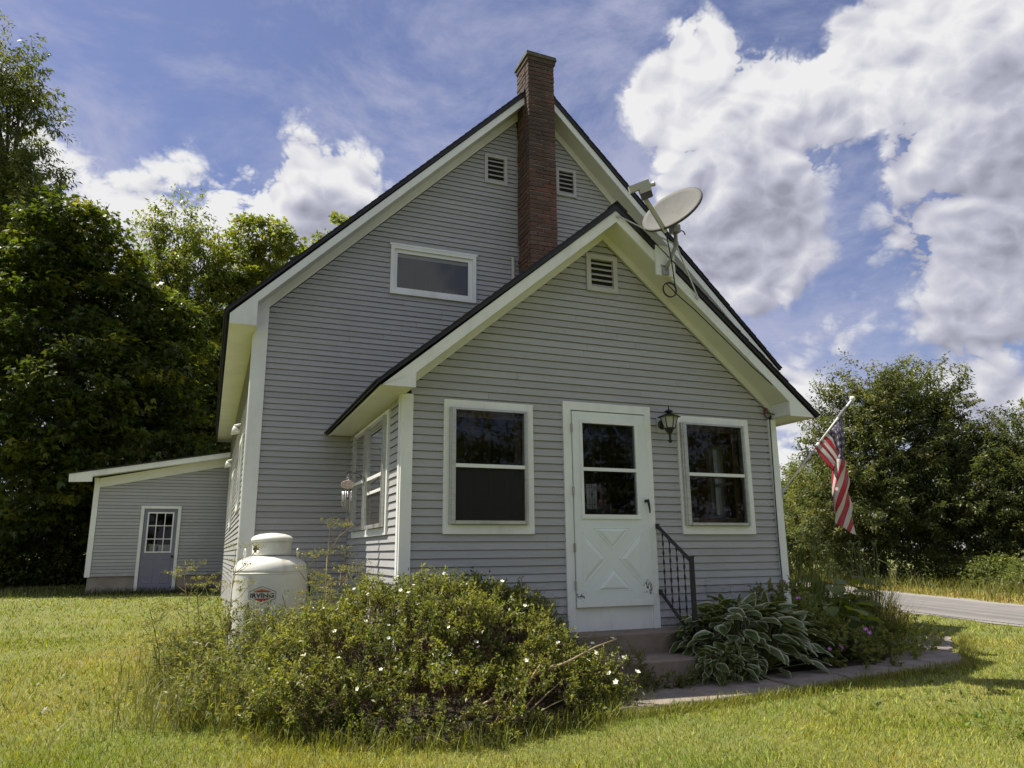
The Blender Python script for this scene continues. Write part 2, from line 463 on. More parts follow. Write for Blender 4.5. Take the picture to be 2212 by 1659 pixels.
def ground_mat():
    m, nt, b = nmat('lawn_ground')
    c = mix(nt, maprange(nt, pos_noise(nt, 3, detail=6), .35, .65, 0, 1), (.145, .185, .035), (.215, .215, .05))
    c = mix(nt, maprange(nt, pos_noise(nt, .55, detail=5), .52, .7, 0, .7, True), c, (.28, .22, .09))
    c = mix(nt, maprange(nt, pos_noise(nt, 40, detail=4), .3, .7, 0, .6), c, (.08, .09, .03))
    nt.links.new(c, b.inputs['Base Color']); b.inputs['Roughness'].default_value = .95
    bumpit(nt, b, pos_noise(nt, 60, detail=5), .8, .02)
ground_mat()

def road_mat():
    m, nt, b = nmat('road_surface')
    g = nt.nodes.new('ShaderNodeNewGeometry')
    # distance across the road, roughly: x - .33 y
    d = nt.nodes.new('ShaderNodeVectorMath'); d.operation = 'DOT_PRODUCT'; d.inputs[1].default_value = (.945, -.327, 0)
    nt.links.new(g.outputs['Position'], d.inputs[0])
    w = nt.nodes.new('ShaderNodeTexNoise'); w.noise_dimensions = '1D'; w.inputs['Scale'].default_value = 2.2; w.inputs['Detail'].default_value = 3
    nt.links.new(d.outputs['Value'], w.inputs['W'])
    c = mix(nt, maprange(nt, w.outputs['Fac'], .35, .65, 0, 1), (.135, .128, .122), (.225, .215, .205))
    c = mix(nt, maprange(nt, pos_noise(nt, 30, detail=6), .35, .65, 0, .5), c, (.17, .16, .152))
    c = mix(nt, maprange(nt, pos_noise(nt, 1.2, detail=6), .5, .7, 0, .4), c, (.28, .265, .25))
    nt.links.new(c, b.inputs['Base Color']); b.inputs['Roughness'].default_value = .95
    bumpit(nt, b, pos_noise(nt, 90, detail=4), .5, .01)
road_mat()
M('gravel_shoulder', (.27, .255, .235), .95, .35, 26, bump=.9, bscale=60)

def grid_sheet(name, xs, ys, zf, mat, kind='structure'):
    X, Y = np.meshgrid(xs, ys); Zv = zf(X, Y)
    V = np.stack([X, Y, Zv], -1).reshape(-1, 3)
    nx, ny = len(xs), len(ys)
    i, j = np.meshgrid(np.arange(nx - 1), np.arange(ny - 1))
    a = (j * nx + i).reshape(-1)
    F = np.stack([a, a + 1, a + nx + 1, a + nx], -1)
    o = mesh_obj(name, V, F, mat, smooth=True)
    tag(o, kind=kind); return o

def axis(c):
    return np.unique(np.round(np.concatenate([np.linspace(-600, -60, 10), np.linspace(-60, -14, 18), np.linspace(-14, 16, 61), np.linspace(16, 60, 18), np.linspace(60, 600, 10)]), 4))
grid_sheet('ground', axis(0), axis(0), gz, 'lawn_ground')

ys = np.concatenate([np.linspace(-40, -5, 12), np.linspace(-4, 20, 40), np.linspace(22, 90, 18)])
def strip(name, e0, e1, dz, mat):
    V = []; F = []
    for k, y in enumerate(ys):
        for t in np.linspace(0, 1, 7):
            x = e0(y) * (1 - t) + e1(y) * t
            V.append((x, y, float(gz(x, y)) + dz))
        if k:
            for q in range(6):
                a = (k - 1) * 7 + q; F.append((a, a + 1, a + 8, a + 7))
    return tag(mesh_obj(name, V, F, mat, smooth=True), kind='structure')
strip('gravel_shoulder', lambda y: road_edges(y)[0] - .15 + .06 * math.sin(y * 3.1), lambda y: road_edges(y)[1] + .55 + .12 * math.sin(y * 2.3), .010, 'gravel_shoulder')
strip('road', lambda y: road_edges(y)[0] + .05 * math.sin(y * 1.7), lambda y: road_edges(y)[1] + .04 * math.sin(y * 2.1), .018, 'road_surface')

# garden soil under the beds
def patch(name, pts, dz, mat, n=3):
    c = Vector((sum(p[0] for p in pts) / len(pts), sum(p[1] for p in pts) / len(pts), 0))
    V = [(c.x, c.y, float(gz(c.x, c.y)) + dz)]; F = []
    for p in pts: V.append((p[0], p[1], float(gz(p[0], p[1])) + dz))
    k = len(pts)
    for i in range(k): F.append((0, 1 + i, 1 + (i + 1) % k))
    return tag(mesh_obj(name, V, F, mat), kind='structure')
patch('shrub_bed', [(-3.9, -.2), (-3.6, -1.2), (-3.0, -1.75), (-2.1, -1.95), (-1.2, -1.7), (-.6, -1.2), (-.5, -.5), (-.7, .1), (-2.3, .1), (-2.4, 2.9), (-3.5, 2.9), (-3.9, 1.5)], .006, 'soil')
patch('flower_bed', [(.7, .1), (.7, -.95), (1.6, -1.1), (2.6, -.95), (3.6, -.35), (4.6, .45), (4.4, 1.6), (3.6, 2.9), (2.3, 2.9), (2.3, .1)], .006, 'soil')

# ------------------------------------------------------------------ concrete walk: separate slabs
walk = bpy.data.objects.new('concrete_walk', None); COL.objects.link(walk); walk.location = (1.5, -1.3, -.62); tag(walk, kind='structure')
slabs = [[(-1.0, -1.50), (.0, -1.56), (.95, -1.51), (.98, -.92), (.2, -.86), (-.9, -.86)],
         [(.99, -1.505), (1.40, -1.45), (1.66, -1.41), (1.72, -1.16), (1.60, -.91), (1.01, -.92)],
         [(1.70, -1.40), (2.1, -1.35), (2.45, -1.31), (2.55, -1.23), (2.45, -.93), (1.9, -.90), (1.65, -.91), (1.76, -1.16)],
         [(2.58, -1.33), (3.05, -1.32), (3.45, -1.18), (3.85, -.92), (4.02, -.68), (4.0, -.42), (3.7, -.3), (3.05, -.62), (2.5, -.92)],
         [(4.06, -.55), (4.4, -.32), (4.85, .02), (5.3, .40), (5.22, .68), (4.9, .72), (4.4, .35), (3.98, -.18), (4.04, -.40)]]
rs_ = random.Random(17)
def ragged(pl):
    out = []
    for i, p in enumerate(pl):
        q = pl[(i + 1) % len(pl)]; k = max(1, int(math.hypot(q[0] - p[0], q[1] - p[1]) / .09))
        for j in range(k): t = j / k; out.append((p[0] + (q[0] - p[0]) * t + rs_.gauss(0, .011), p[1] + (q[1] - p[1]) * t + rs_.gauss(0, .011)))
    return out
for pl in [ragged(p) for p in slabs]:
    mb = MB(); n = len(pl)
    c = (sum(p[0] for p in pl) / n, sum(p[1] for p in pl) / n)
    def ring(s, dz): return [(c[0] + (x - c[0]) * s, c[1] + (y - c[1]) * s, float(gz(x, y)) + dz) for x, y in pl]
    rs = [ring(1.0, -.06), ring(1.0, .024), ring(.985, .034)]
    vs = rs[0] + rs[1] + rs[2]
    fs = [(i + k * n, (i + 1) % n + k * n, (i + 1) % n + (k + 1) * n, i + (k + 1) * n) for k in range(2) for i in range(n)] + [tuple(range(2 * n, 3 * n))]
    mb.add(vs, fs); mb.build('slab', 'slab_concrete', walk)

# ------------------------------------------------------------------ the house
house = thing('house', (.46, 7.5, -.65), 'grey clapboard house with white trim, steep dark gable roof and enclosed front porch', 'house')

WF = lambda s, d, z: (s, .035 - d, z)            # porch front wall, faces the camera
WM = lambda s, d, z: (s, 2.944 - d, z)           # main gable wall
WL = lambda s, d, z: (-2.261 - d, s, z)          # porch side wall, left
WR = lambda s, d, z: (2.285 + d, s, z)           # porch side wall, right
WS = lambda s, d, z: (-3.573 - d, s, z)          # main side wall, left
WT = lambda s, d, z: (4.495 + d, s, z)           # main side wall, right

def wbox(mb, w, s0, s1, d0, d1, z0, z1):
    return mb.hexa([w(s0, d0, z0), w(s1, d0, z0), w(s1, d1, z0), w(s0, d1, z0), w(s0, d0, z1), w(s1, d0, z1), w(s1, d1, z1), w(s0, d1, z1)])

def sheath(name, w, s0, s1, z0, z1, holes, th, mat, extra=None):
    """wall board with openings, as boxes round the holes"""
    mb = MB(); inner = MB(); bx = []
    ss = sorted({s0, s1, *[h[0] for h in holes], *[h[1] for h in holes]})
    for a, b in zip(ss, ss[1:]):
        cut = sorted((h[2], h[3]) for h in holes if h[0] <= a + 1e-6 and h[1] >= b - 1e-6)
        z = z0
        for c0, c1 in cut:
            if c0 > z: bx.append((a, b, z, c0))
            z = max(z, c1)
        if z < z1: bx.append((a, b, z, z1))
    for a, b, c, d in bx: wbox(mb, w, a, b, 0, -th * .5, c, d); wbox(inner, w, a, b, -th * .5 - .001, -th, c, d)
    if extra: extra(mb)
    o = mb.build(name, 'grey_trim', house)
    inner.build('wall_lining', mat, o)
    return o

CLAPS = []
def claps(w, parent, mat, zs0, e, zmax, span, holes, lip=.029, joint=None, seed=1):
    """courses of clapboard; span(z) gives the wall's extent, holes are (s0,s1,z0,z1) that boards stop at"""
    rr = random.Random(seed); z = zs0
    while z < zmax:
        zt = z + e
        a0, b0 = span(z); a1, b1 = span(zt)
        if b0 - a0 < .03: break
        if b1 - a1 < .0: a1 = b1 = (a1 + b1) / 2
        cuts = sorted((h[0], h[1]) for h in holes if h[2] < z + e / 2 < h[3])
        segs = []; cur = a0
        for c0, c1 in cuts:
            if c0 > cur + .02 and c0 <= b0: segs.append((cur, c0))
            cur = max(cur, c1)
        if cur < b0 - .02: segs.append((cur, b0))
        for p, q in segs:
            parts = [(p, q)]
            if joint and q - p > joint:
                j = rr.uniform(p + .8, q - .8); parts = [(p, j - .0012), (j + .0012, q)]
            for u, v in parts:
                tu = a1 if u == a0 else u; tv = b1 if v == b0 else v
                tu = min(tu, tv)
                dl = lip + rr.uniform(-.002, .002); sg = rr.uniform(-.0015, .0015)
                zz = zt - .0085
                P = [w(u, dl, z + sg), w(v, dl, z - sg), w(v, 0.001, z - sg + .004), w(u, 0.001, z + sg + .004), w(tu, .017, zz), w(tv, .017, zz), w(tv, .001, zz), w(tu, .001, zz)]
                CLAPS.append(((v - u) * e, P, parent, mat))
        z = zt

# ---- openings (outer casing sizes)
E = .0796
LWIN = (-1.867, -.899, .733, 2.065); RWIN = (.897, 1.892, .733, 2.065); DOOR = (-.546, .541, -.237, 2.135)
PVENT = (-.20, .20, 3.44, 3.885)
def inset(h, d): return (h[0] + d, h[1] - d, h[2] + d, h[3] - d)
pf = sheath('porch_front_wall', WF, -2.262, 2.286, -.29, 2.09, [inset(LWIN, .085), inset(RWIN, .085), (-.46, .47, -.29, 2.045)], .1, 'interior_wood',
            lambda mb: mb.prism([(-2.28, .035, 2.09), (2.30, .035, 2.09), (.02, .035, 4.04)], (0, .08, 0)))
def span_pf(z):
    hw = (4.075 - z) / .852
    return max(-2.20, .012 - hw), min(2.225, .012 + hw)
claps(WF, pf, 'siding_x', -.292, E, 4.06, span_pf, [inset(LWIN, .03), inset(RWIN, .03), (DOOR[0] + .03, DOOR[1] - .03, -1, DOOR[3] - .03), inset(PVENT, .02)], joint=2.4, seed=3)
# porch side walls
SWIN = [(.54, 2.47, .74, 2.035)]
def side_extra(mb): pass
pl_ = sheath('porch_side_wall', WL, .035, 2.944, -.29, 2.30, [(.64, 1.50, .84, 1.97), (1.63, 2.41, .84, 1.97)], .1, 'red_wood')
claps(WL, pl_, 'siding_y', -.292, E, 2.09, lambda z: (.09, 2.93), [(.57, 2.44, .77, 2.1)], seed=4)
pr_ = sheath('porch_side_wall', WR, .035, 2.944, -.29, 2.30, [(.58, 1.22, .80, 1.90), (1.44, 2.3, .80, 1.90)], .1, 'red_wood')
claps(WR, pr_, 'siding_y', -.292, E, 2.09, lambda z: (.09, 2.93), [(.50, 2.36, .70, 2.1)], seed=5)
# main gable wall
MW = (-1.8176, -.5153, 4.184, 4.926)
V1 = (-.372, .008, 6.20, 6.70); V2 = (.868, 1.23, 6.22, 6.71)
mg = sheath('gable_wall', WM, -3.573, 4.495, -.38, 3.5, [], .15, 'interior_wood',
            lambda mb: mb.prism([(-3.573, 2.944, 3.5), (4.495, 2.944, 3.5), (.461, 2.944, 7.55)], (0, .1, 0)))
def span_mg(z):
    hw = (7.65 - z) / .997
    return max(-3.46, .461 - hw), min(4.39, .461 + hw)
EM = .0775
claps(WM, mg, 'siding_x', 3.801 - 54 * EM, EM, 7.62, span_mg,
      [inset(MW, .03), inset(V1, .02), inset(V2, .02), (.18, .67, 3.9, 9), (-2.24, 2.26, -2, 2.25), (-1.95, 1.95, 2.25, 2.55), (-1.6, 1.6, 2.55, 2.85), (-1.25, 1.25, 2.85, 3.15), (-.9, .9, 3.15, 3.45), (-.5, .5, 3.45, 3.9)], joint=2.8, seed=6)
# main side walls
ms = sheath('side_wall', WS, 2.944, 13.2, -.38, 3.45, [(4.2, 4.9, 1.28, 2.15), (7.6, 8.4, 1.15, 1.98)], .15, 'interior_wood')
claps(WS, ms, 'siding_y', 3.42 - 50 * EM, EM, 3.40, lambda z: (3.05, 13.2), [(4.13, 4.97, 1.2, 2.22), (7.53, 8.47, 1.08, 2.05)], seed=7)
mt = sheath('side_wall', WT, 2.944, 13.2, -.38, 3.45, [], .15, 'interior_wood')
claps(WT, mt, 'siding_y', 3.42 - 50 * EM, EM, 3.40, lambda z: (3.05, 13.2), [], seed=8)
mb = MB(); wbox(mb, WM, -3.5, 4.4, -10.2, -10.3, -.5, 3.5); mb.prism([(-3.5, 13.15, 3.5), (4.4, 13.15, 3.5), (.461, 13.15, 7.5)], (0, .1, 0)); mb.build('rear_wall', 'siding_x', house)
# the 300 boards that show largest are pieces; the rest (far side walls, tops of the gable) are joined
def shows(c):
    q = sum((Vector(p) for p in c[1]), Vector()) / 8
    far = (q - CP).length
    f = {id(pf): 1.0, id(mg): .9, id(pl_): .75, id(ms): .02, id(mt): 0, id(pr_): 0}.get(id(c[2]), 1)
    if c[2] is mg and q.x > 1.9 and q.z < 4.5: f = .01
    return c[0] / far ** 2 * f
CLAPS.sort(key=shows, reverse=True)
rest = {}
for k, (ar, P, par, mat) in enumerate(CLAPS):
    if k < 299:
        mb = MB(); mb.hexa(P); mb.build('clapboard', mat, par)
    else:
        rest.setdefault((par.name, mat), (par, MB()))[1].hexa(P)
for (pn, mat), (par, mb) in rest.items():
    tag(mb.build('clapboard_courses', mat, par), kind='stuff')

# ---- corner boards
def corner(name, w, s0, s1, z0, z1, d=.044, mat='white_paint'):
    mb = MB(); wbox(mb, w, s0, s1, 0, d, z0, z1); return mb.build(name, mat, house)
corner('corner_board', WF, -2.296, -2.183, -.32, 2.093)
corner('corner_board', WF, 2.2115, 2.32, -.32, 2.093)
corner('corner_board', WL, .0355, .105, -.32, 2.093)
corner('corner_board', WR, .0355, .105, -.32, 2.093)
mb = MB(); wbox(mb, WM, -3.608, -3.432, 0, .044, -.42, 3.42)
mb.prism([(-3.608, 2.900, 3.42), (-3.432, 2.900, 3.42), (-3.432, 2.900, 3.94), (-3.608, 2.900, 3.765)], (0, .044, 0)); mb.build('corner_board', 'white_paint', house)
corner('corner_board', WM, 4.36, 4.53, -.42, 3.45)
corner('corner_board', WS, 2.9445, 3.06, -.42, 3.41)
corner('corner_board', WT, 2.9445, 3.06, -.42, 3.41)

# ---- foundation
mb = MB(); mb.box(-2.25, 2.27, .05, 2.93, -.95, -.294); mb.build('foundation', 'foundation_concrete', house)
mb = MB(); mb.box(-3.56, 4.48, 2.96, 13.1, -.95, -.384); mb.build('foundation', 'foundation_concrete', house)

# ---- roofs
def gable_roof(ax, zA, mm, hw, Yf, Ye, tb, fh, ret_z, ret_xi, fas_x, wall_x, frieze_apex, frieze_m, Yw, tagname, one_piece):
    """both slopes of a gable with rake fascia, soffits, eave returns and shingle courses"""
    for sg in (-1, 1):
        zt = lambda x: zA - mm * abs(x - ax)
        X = lambda d: ax + sg * d                 # distance from the ridge line
        # deck with dark edge
        mb = MB()
        mb.prism([(ax, Yf - .02, zA - .014), (X(hw), Yf - .02, zA - mm * hw - .014), (X(hw), Yf - .02, zA - mm * hw - tb * .55), (ax, Yf - .02, zA - tb)], (0, Ye - Yf + .02, 0))
        mb.build('roof', 'drip_edge', house); roof = house.children[-1] if False else bpy.context.scene.collection.objects[-1]
        # shingle courses, butt ends stepping
        sl = math.hypot(hw, mm * hw); ux = hw / sl; uz = -mm * hw / sl; nx = -uz; nz = ux
        n = int(sl / .14); allm = MB()
        for k in range(n + 1):
            s1 = sl - k * .14 + (.02 if k == 0 else 0); s0 = max(0, s1 - .27)
            def pt(s, h, y): return (X(s * ux + nx * h), y, zA - .014 + s * uz + nz * h)
            j = rng.uniform(-.004, .004)
            P = [pt(s1, .003, Yf - .032 + j), pt(s1, .003, Ye), pt(s0, .000, Ye), pt(s0, .000, Yf - .032 + j), pt(s1, .017, Yf - .032 + j), pt(s1, .017, Ye), pt(s0, .004, Ye), pt(s0, .004, Yf - .032 + j)]
            if one_piece: allm.hexa(P)
            else: m2 = MB(); m2.hexa(P); m2.build('shingle_course', 'shingle', roof)
        if one_piece: tag(allm.build('shingle_courses', 'shingle', roof), kind='stuff')
        # rake fascia with boxed eave return
        fx = fas_x[0] if sg < 0 else fas_x[1]; xi = ret_xi[0] if sg < 0 else ret_xi[1]
        zf = lambda x: zt(x) - tb - .002
        mb = MB()
        mb.prism([(ax, Yf, zf(ax)), (ax, Yf, zf(ax) - fh), (xi, Yf, zf(xi) - fh), (xi, Yf, ret_z), (fx, Yf, ret_z), (fx, Yf, zf(fx))], (0, .026, 0))
        mb.build('rake_fascia', 'white_paint', house)
        # joint line in the return: a thin proud batten
        # sloping soffit behind it
        mb = MB(); x1 = xi
        mb.prism([(ax, Yf + .026, zf(ax) - fh + .030), (ax, Yf + .026, zf(ax) - fh + .012), (x1, Yf + .026, zf(x1) - fh + .012), (x1, Yf + .026, zf(x1) - fh + .030)], (0, Yw - Yf - .03, 0))
        mb.build('rake_soffit', 'soffit_paint', house)
        # boxed eave: soffit and fascia
        wx = wall_x[0] if sg < 0 else wall_x[1]
        mb = MB(); a, b = sorted((fx, wx)); mb.box(a, b, Yf + .027, Ye - .01, ret_z + .004, ret_z + .016); mb.build('eave_soffit', 'soffit_paint', house)
        mb = MB(); a, b = sorted((fx, fx - sg * .022)); mb.box(a, b, Yf + .027, Ye - .01, ret_z + .0165, zf(fx) - .004); mb.build('eave_fascia', 'white_paint', house)
        # inner cheek of the return
        mb = MB(); a, b = sorted((xi, xi + sg * .02)); mb.box(a, b, Yf + .027, Yw - .036, ret_z + .017, zf(xi) - fh + .01); mb.build('return_cheek', 'soffit_paint', house)
        # frieze board on the wall
        fz = lambda x: frieze_apex - frieze_m * abs(x - ax)
        lim = (abs(wx - ax) + .02)
        mb = MB()
        mb.prism([(ax, Yw - .042, fz(ax) + .22), (ax, Yw - .042, fz(ax)), (X(lim), Yw - .042, fz(X(lim))), (X(lim), Yw - .042, fz(X(lim)) + .22)], (0, .040, 0))
        mb.build('frieze_board', 'soffit_paint', house)
    # ridge cap
    mb = MB()
    for k in range(int((Ye - Yf) / .30)):
        y0 = Yf - .035 + k * .30
        for sg in (-1, 1):
            mb.hexa([(ax, y0, zA + .012), (ax + sg * .13, y0, zA + .012 - mm * .13), (ax + sg * .13, y0 + .33, zA + .004 - mm * .13), (ax, y0 + .33, zA + .004),
                     (ax, y0, zA + .028), (ax + sg * .13, y0, zA + .026 - mm * .13), (ax + sg * .13, y0 + .33, zA + .014 - mm * .13), (ax, y0 + .33, zA + .016)])
    mb.build('ridge_cap', 'shingle', house)

gable_roof(.028, 4.389, .852, 2.645, -.324, 2.92, .082, .135, 2.090, (-2.243, 2.272), (-2.578, 2.630), (-2.262, 2.287), 4.085, .852, .035, 'porch', False)
gable_roof(.461, 8.0175, .9968, 4.429, 2.609, 13.5, .10, .13, 3.420, (-3.594, 4.516), (-3.92, 4.845), (-3.575, 4.497), 7.66, .9968, 2.944, 'main', True)

# ---- windows, vents, door
def casing(name, w, h, tw, mat='white_paint', d=.048, parent=None, tb=None):
    mb = MB(); tb = tb or tw
    wbox(mb, w, h[0], h[1], .0005, d, h[3] - tw, h[3]); wbox(mb, w, h[0], h[1], .0005, d, h[2], h[2] + tb)
    wbox(mb, w, h[0], h[0] + tw, .0005, d - .001, h[2] + tb, h[3] - tw); wbox(mb, w, h[1] - tw, h[1], .0005, d - .001, h[2] + tb, h[3] - tw)
    return mb.build(name, mat, parent or house)

def storm_window(w, h, fr, gl, mid, lower='screen_glass', upper='glass', tw=.09, extra_mid=None, wood=True):
    """h: casing, fr: metal frame outside, gl: glass opening, mid: meeting rail height"""
    win = casing('window', w, h, tw)
    mb = MB()
    f0, f1, g0, g1 = fr[0], fr[1], gl[0], gl[1]
    for a, b in ((f0, g0), (g1, f1)):
        wbox(mb, w, a, b, .030, .082, fr[2], fr[3])
        wbox(mb, w, a + (b - a) * .3, a + (b - a) * .62, .082, .090, fr[2] + .004, fr[3] - .004)
    wbox(mb, w, g0, g1, .030, .080, gl[3], fr[3]); wbox(mb, w, g0, g1, .030, .092, fr[2], gl[2])
    mb.build('storm_frame', 'aluminium', win)
    mb = MB(); wbox(mb, w, g0, g1, .052, .084, mid - .018, mid + .018); mb.build('meeting_rail', 'white_paint', win)
    if extra_mid:
        mb = MB(); wbox(mb, w, g0, g1, .05, .078, extra_mid - .016, extra_mid + .016); mb.build('meeting_rail', 'white_paint', win)
    mb = MB(); mb.add([w(g0, .070, mid + .018), w(g1, .070, mid + .018), w(g1, .070, gl[3]), w(g0, .070, gl[3])], [(0, 1, 2, 3)]); mb.build('pane', upper, win)
    mb = MB(); mb.add([w(g0, .060, gl[2]), w(g1, .060, gl[2]), w(g1, .060, mid - .018), w(g0, .060, mid - .018)], [(0, 1, 2, 3)]); mb.build('pane', lower, win)
    if wood:      # inner sash behind the storm window
        mb = MB()
        for a, b, c, d in ((g0 - .02, g0 + .045, gl[2], gl[3]), (g1 - .045, g1 + .02, gl[2], gl[3]), (g0 + .045, g1 - .045, gl[3] - .05, gl[3] + .02), (g0 + .045, g1 - .045, gl[2] - .02, gl[2] + .06), (g0 + .045, g1 - .045, mid - .02, mid + .02)):
            wbox(mb, w, a, b, -.09, -.05, c, d)
        mb.build('sash', 'interior_wood', win)
    return win

storm_window(WF, LWIN, (-1.812, -.975, .828, 1.982), (-1.752, -1.012, .862, 1.962), 1.40)
storm_window(WF, RWIN, (.922, 1.803, .828, 1.982), (.995, 1.760, .858, 1.962), 1.395, lower='glass')
# left side of the porch: two lights in one casing
cs = casing('side_window', WL, SWIN[0], .075)
mb = MB(); wbox(mb, WL, 1.535, 1.60, .0005, .034, .815, 1.96); mb.build('mullion', 'white_paint', cs)
def side_light(par, w, f, g, mid, lower='glass', two=None):
    mb = MB()
    for a, b in ((f[0], g[0]), (g[1], f[1])):
        wbox(mb, w, a, b, .005, .075, f[2], f[3]); wbox(mb, w, (a + b) / 2 - .008, (a + b) / 2 + .008, .075, .084, f[2], f[3])
    wbox(mb, w, g[0], g[1], .005, .072, g[3], f[3]); wbox(mb, w, g[0], g[1], .005, .084, f[2], g[2])
    fo = mb.build('storm_frame', 'aluminium', par)
    mb = MB(); wbox(mb, w, g[0], g[1], .045, .072, mid - .018, mid + .018)
    if two: wbox(mb, w, g[0], g[1], .040, .066, two - .016, two + .016)
    mb.build('meeting_rail', 'white_paint', par)
    mb = MB(); mb.add([w(g[0], .06, mid + .018), w(g[1], .06, mid + .018), w(g[1], .06, g[3]), w(g[0], .06, g[3])], [(0, 1, 2, 3)]); mb.build('pane', 'glass', par)
    z1 = (two - .016) if two else (mid - .018)
    mb = MB(); mb.add([w(g[0], .05, g[2]), w(g[1], .05, g[2]), w(g[1], .05, z1), w(g[0], .05, z1)], [(0, 1, 2, 3)]); mb.build('pane', lower, par)
    if two: mb = MB(); mb.add([w(g[0], .052, two + .016), w(g[1], .052, two + .016), w(g[1], .052, mid - .018), w(g[0], .052, mid - .018)], [(0, 1, 2, 3)]); mb.build('pane', 'glass', par)
side_light(cs, WL, (.615, 1.53, .82, 1.985), (.69, 1.46, .86, 1.95), 1.375, 'screen_glass', 1.215)
side_light(cs, WL, (1.605, 2.42, .82, 1.985), (1.68, 2.35, .86, 1.95), 1.385, 'glass')
cs = casing('side_window', WR, (.49, 2.37, .70, 2.02), .075)
mb = MB(); wbox(mb, WR, 1.23, 1.43, .0005, .034, .775, 1.945); mb.build('mullion', 'white_paint', cs)
side_light(cs, WR, (.57, 1.225, .78, 1.92), (.60, 1.20, .82, 1.89), 1.405)
side_light(cs, WR, (1.435, 2.29, .78, 1.92), (1.47, 2.26, .82, 1.89), 1.405)
# long side wall of the house
for a, b, c, d in ((4.1, 5.0, 1.17, 2.25), (7.5, 8.5, 1.05, 2.08)):
    wn = casing('window', WS, (a, b, c, d), .09)
    mb = MB(); wbox(mb, WS, a + .1, b - .1, -.05, -.04, c + .1, d - .1); mb.build('pane', 'dusty_glass', wn)
    mb = MB(); wbox(mb, WS, a + .1, b - .1, -.04, .02, (c + d) / 2 - .02, (c + d) / 2 + .02); mb.build('meeting_rail', 'white_paint', wn)

# upper window of the main gable
uw = casing('window', WM, MW, .05, d=.056)
mb = MB(); h = inset(MW, .05)
wbox(mb, WM, h[0], h[1], .012, .028, h[3] - .055, h[3]); wbox(mb, WM, h[0], h[1], .012, .030, h[2], h[2] + .055)
wbox(mb, WM, h[0], h[0] + .05, .012, .027, h[2] + .055, h[3] - .055); wbox(mb, WM, h[1] - .07, h[1], .012, .027, h[2] + .055, h[3] - .055)
mb.build('sash', 'white_paint', uw)
mb = MB(); wbox(mb, WM, MW[0] - .02, MW[1] + .02, .0005, .062, MW[3], MW[3] + .028); mb.build('head_cap', 'white_paint', uw)
g = (h[0] + .05, h[1] - .07, h[2] + .055, h[3] - .055)
mb = MB(); mb.add([WM(g[0], .017, g[2]), WM(g[1], .017, g[2]), WM(g[1], .017, g[3]), WM(g[0], .017, g[3])], [(0, 1, 2, 3)]); mb.build('pane', 'glass', uw)
V = []; F = []; n = 60
for i in range(n + 1):
    s = g[0] - .01 + (g[1] - g[0] + .02) * i / n; d = .0065 + .0035 * math.sin(i * .9) + .001 * math.sin(i * 2.3)
    V += [WM(s, d, g[2] - .01), WM(s, d, g[3] - (.06 if i % 2 else .055))]
    if i: F.append((2 * i - 2, 2 * i, 2 * i + 1, 2 * i - 1))
mesh_obj('curtain', V, F, 'curtain', uw, True)

# louvred vents
def vent(w, h, tw=.055, n=5):
    v = casing('gable_vent', w, h, tw, 'grey_trim', .047)
    g = inset(h, tw)
    mb = MB(); wbox(mb, w, g[0], g[1], .001, .004, g[2], g[3]); mb.build('vent_backing', 'dark_void', v)
    for k in range(n):
        z = g[2] + (g[3] - g[2]) * (k + .10) / n; e = (g[3] - g[2]) / n * .62
        mb = MB(); mb.hexa([w(g[0], .030, z), w(g[1], .030, z), w(g[1], .036, z + .008), w(g[0], .036, z + .008), w(g[0], .006, z + e * .55), w(g[1], .006, z + e * .55), w(g[1], .010, z + e * .55 + .01), w(g[0], .010, z + e * .55 + .01)])
        mb.build('slat', 'louver', v)
vent(WF, PVENT); vent(WM, V1, .05); vent(WM, V2, .05)

# storm door in its casing
dc = MB()
wbox(dc, WF, DOOR[0], -.455, .0005, .046, -.237, 2.045); wbox(dc, WF, .466, DOOR[1], .0005, .046, -.237, 2.045); wbox(dc, WF, DOOR[0], DOOR[1], .0005, .046, 2.045, DOOR[3])
dco = dc.build('door_casing', 'white_paint', house)
mb = MB(); wbox(mb, WF, -.455, .466, -.02, .020, -.237, -.004); mb.build('threshold_board', 'white_paint', house)
mb = MB()
gx0, gx1, gz0, gz1 = -.335, .312, .935, 1.905
wbox(mb, WF, -.447, .458, .02, .062, .06, gz0); wbox(mb, WF, -.447, .458, .02, .062, gz1, 2.030)
wbox(mb, WF, -.447, gx0, .02, .062, gz0, gz1); wbox(mb, WF, gx1, .458, .02, .062, gz0, gz1)
door = mb.build('storm_door', 'door_paint', house)
mb = MB(); wbox(mb, WF, -.450, .461, .018, .066, .002, .0595); mb.build('bottom_sweep', 'white_paint', door)
mb = MB()
wbox(mb, WF, gx0 - .032, gx1 + .032, .0622, .074, gz1, gz1 + .03); wbox(mb, WF, gx0 - .032, gx1 + .032, .0622, .078, gz0 - .045, gz0)
wbox(mb, WF, gx0 - .032, gx0, .0622, .074, gz0, gz1); wbox(mb, WF, gx1, gx1 + .032, .0622, .074, gz0, gz1); mb.build('glass_moulding', 'white_paint', door)
mb = MB(); wbox(mb, WF, gx0, gx1, .040, .074, 1.392, 1.428); mb.build('meeting_rail', 'white_paint', door)
for z0, z1, d in ((gz0, 1.392, .048), (1.428, gz1, .052)):
    mb = MB(); mb.add([WF(gx0, d, z0), WF(gx1, d, z0), WF(gx1, d, z1), WF(gx0, d, z1)], [(0, 1, 2, 3)]); mb.build('pane', 'glass', door)
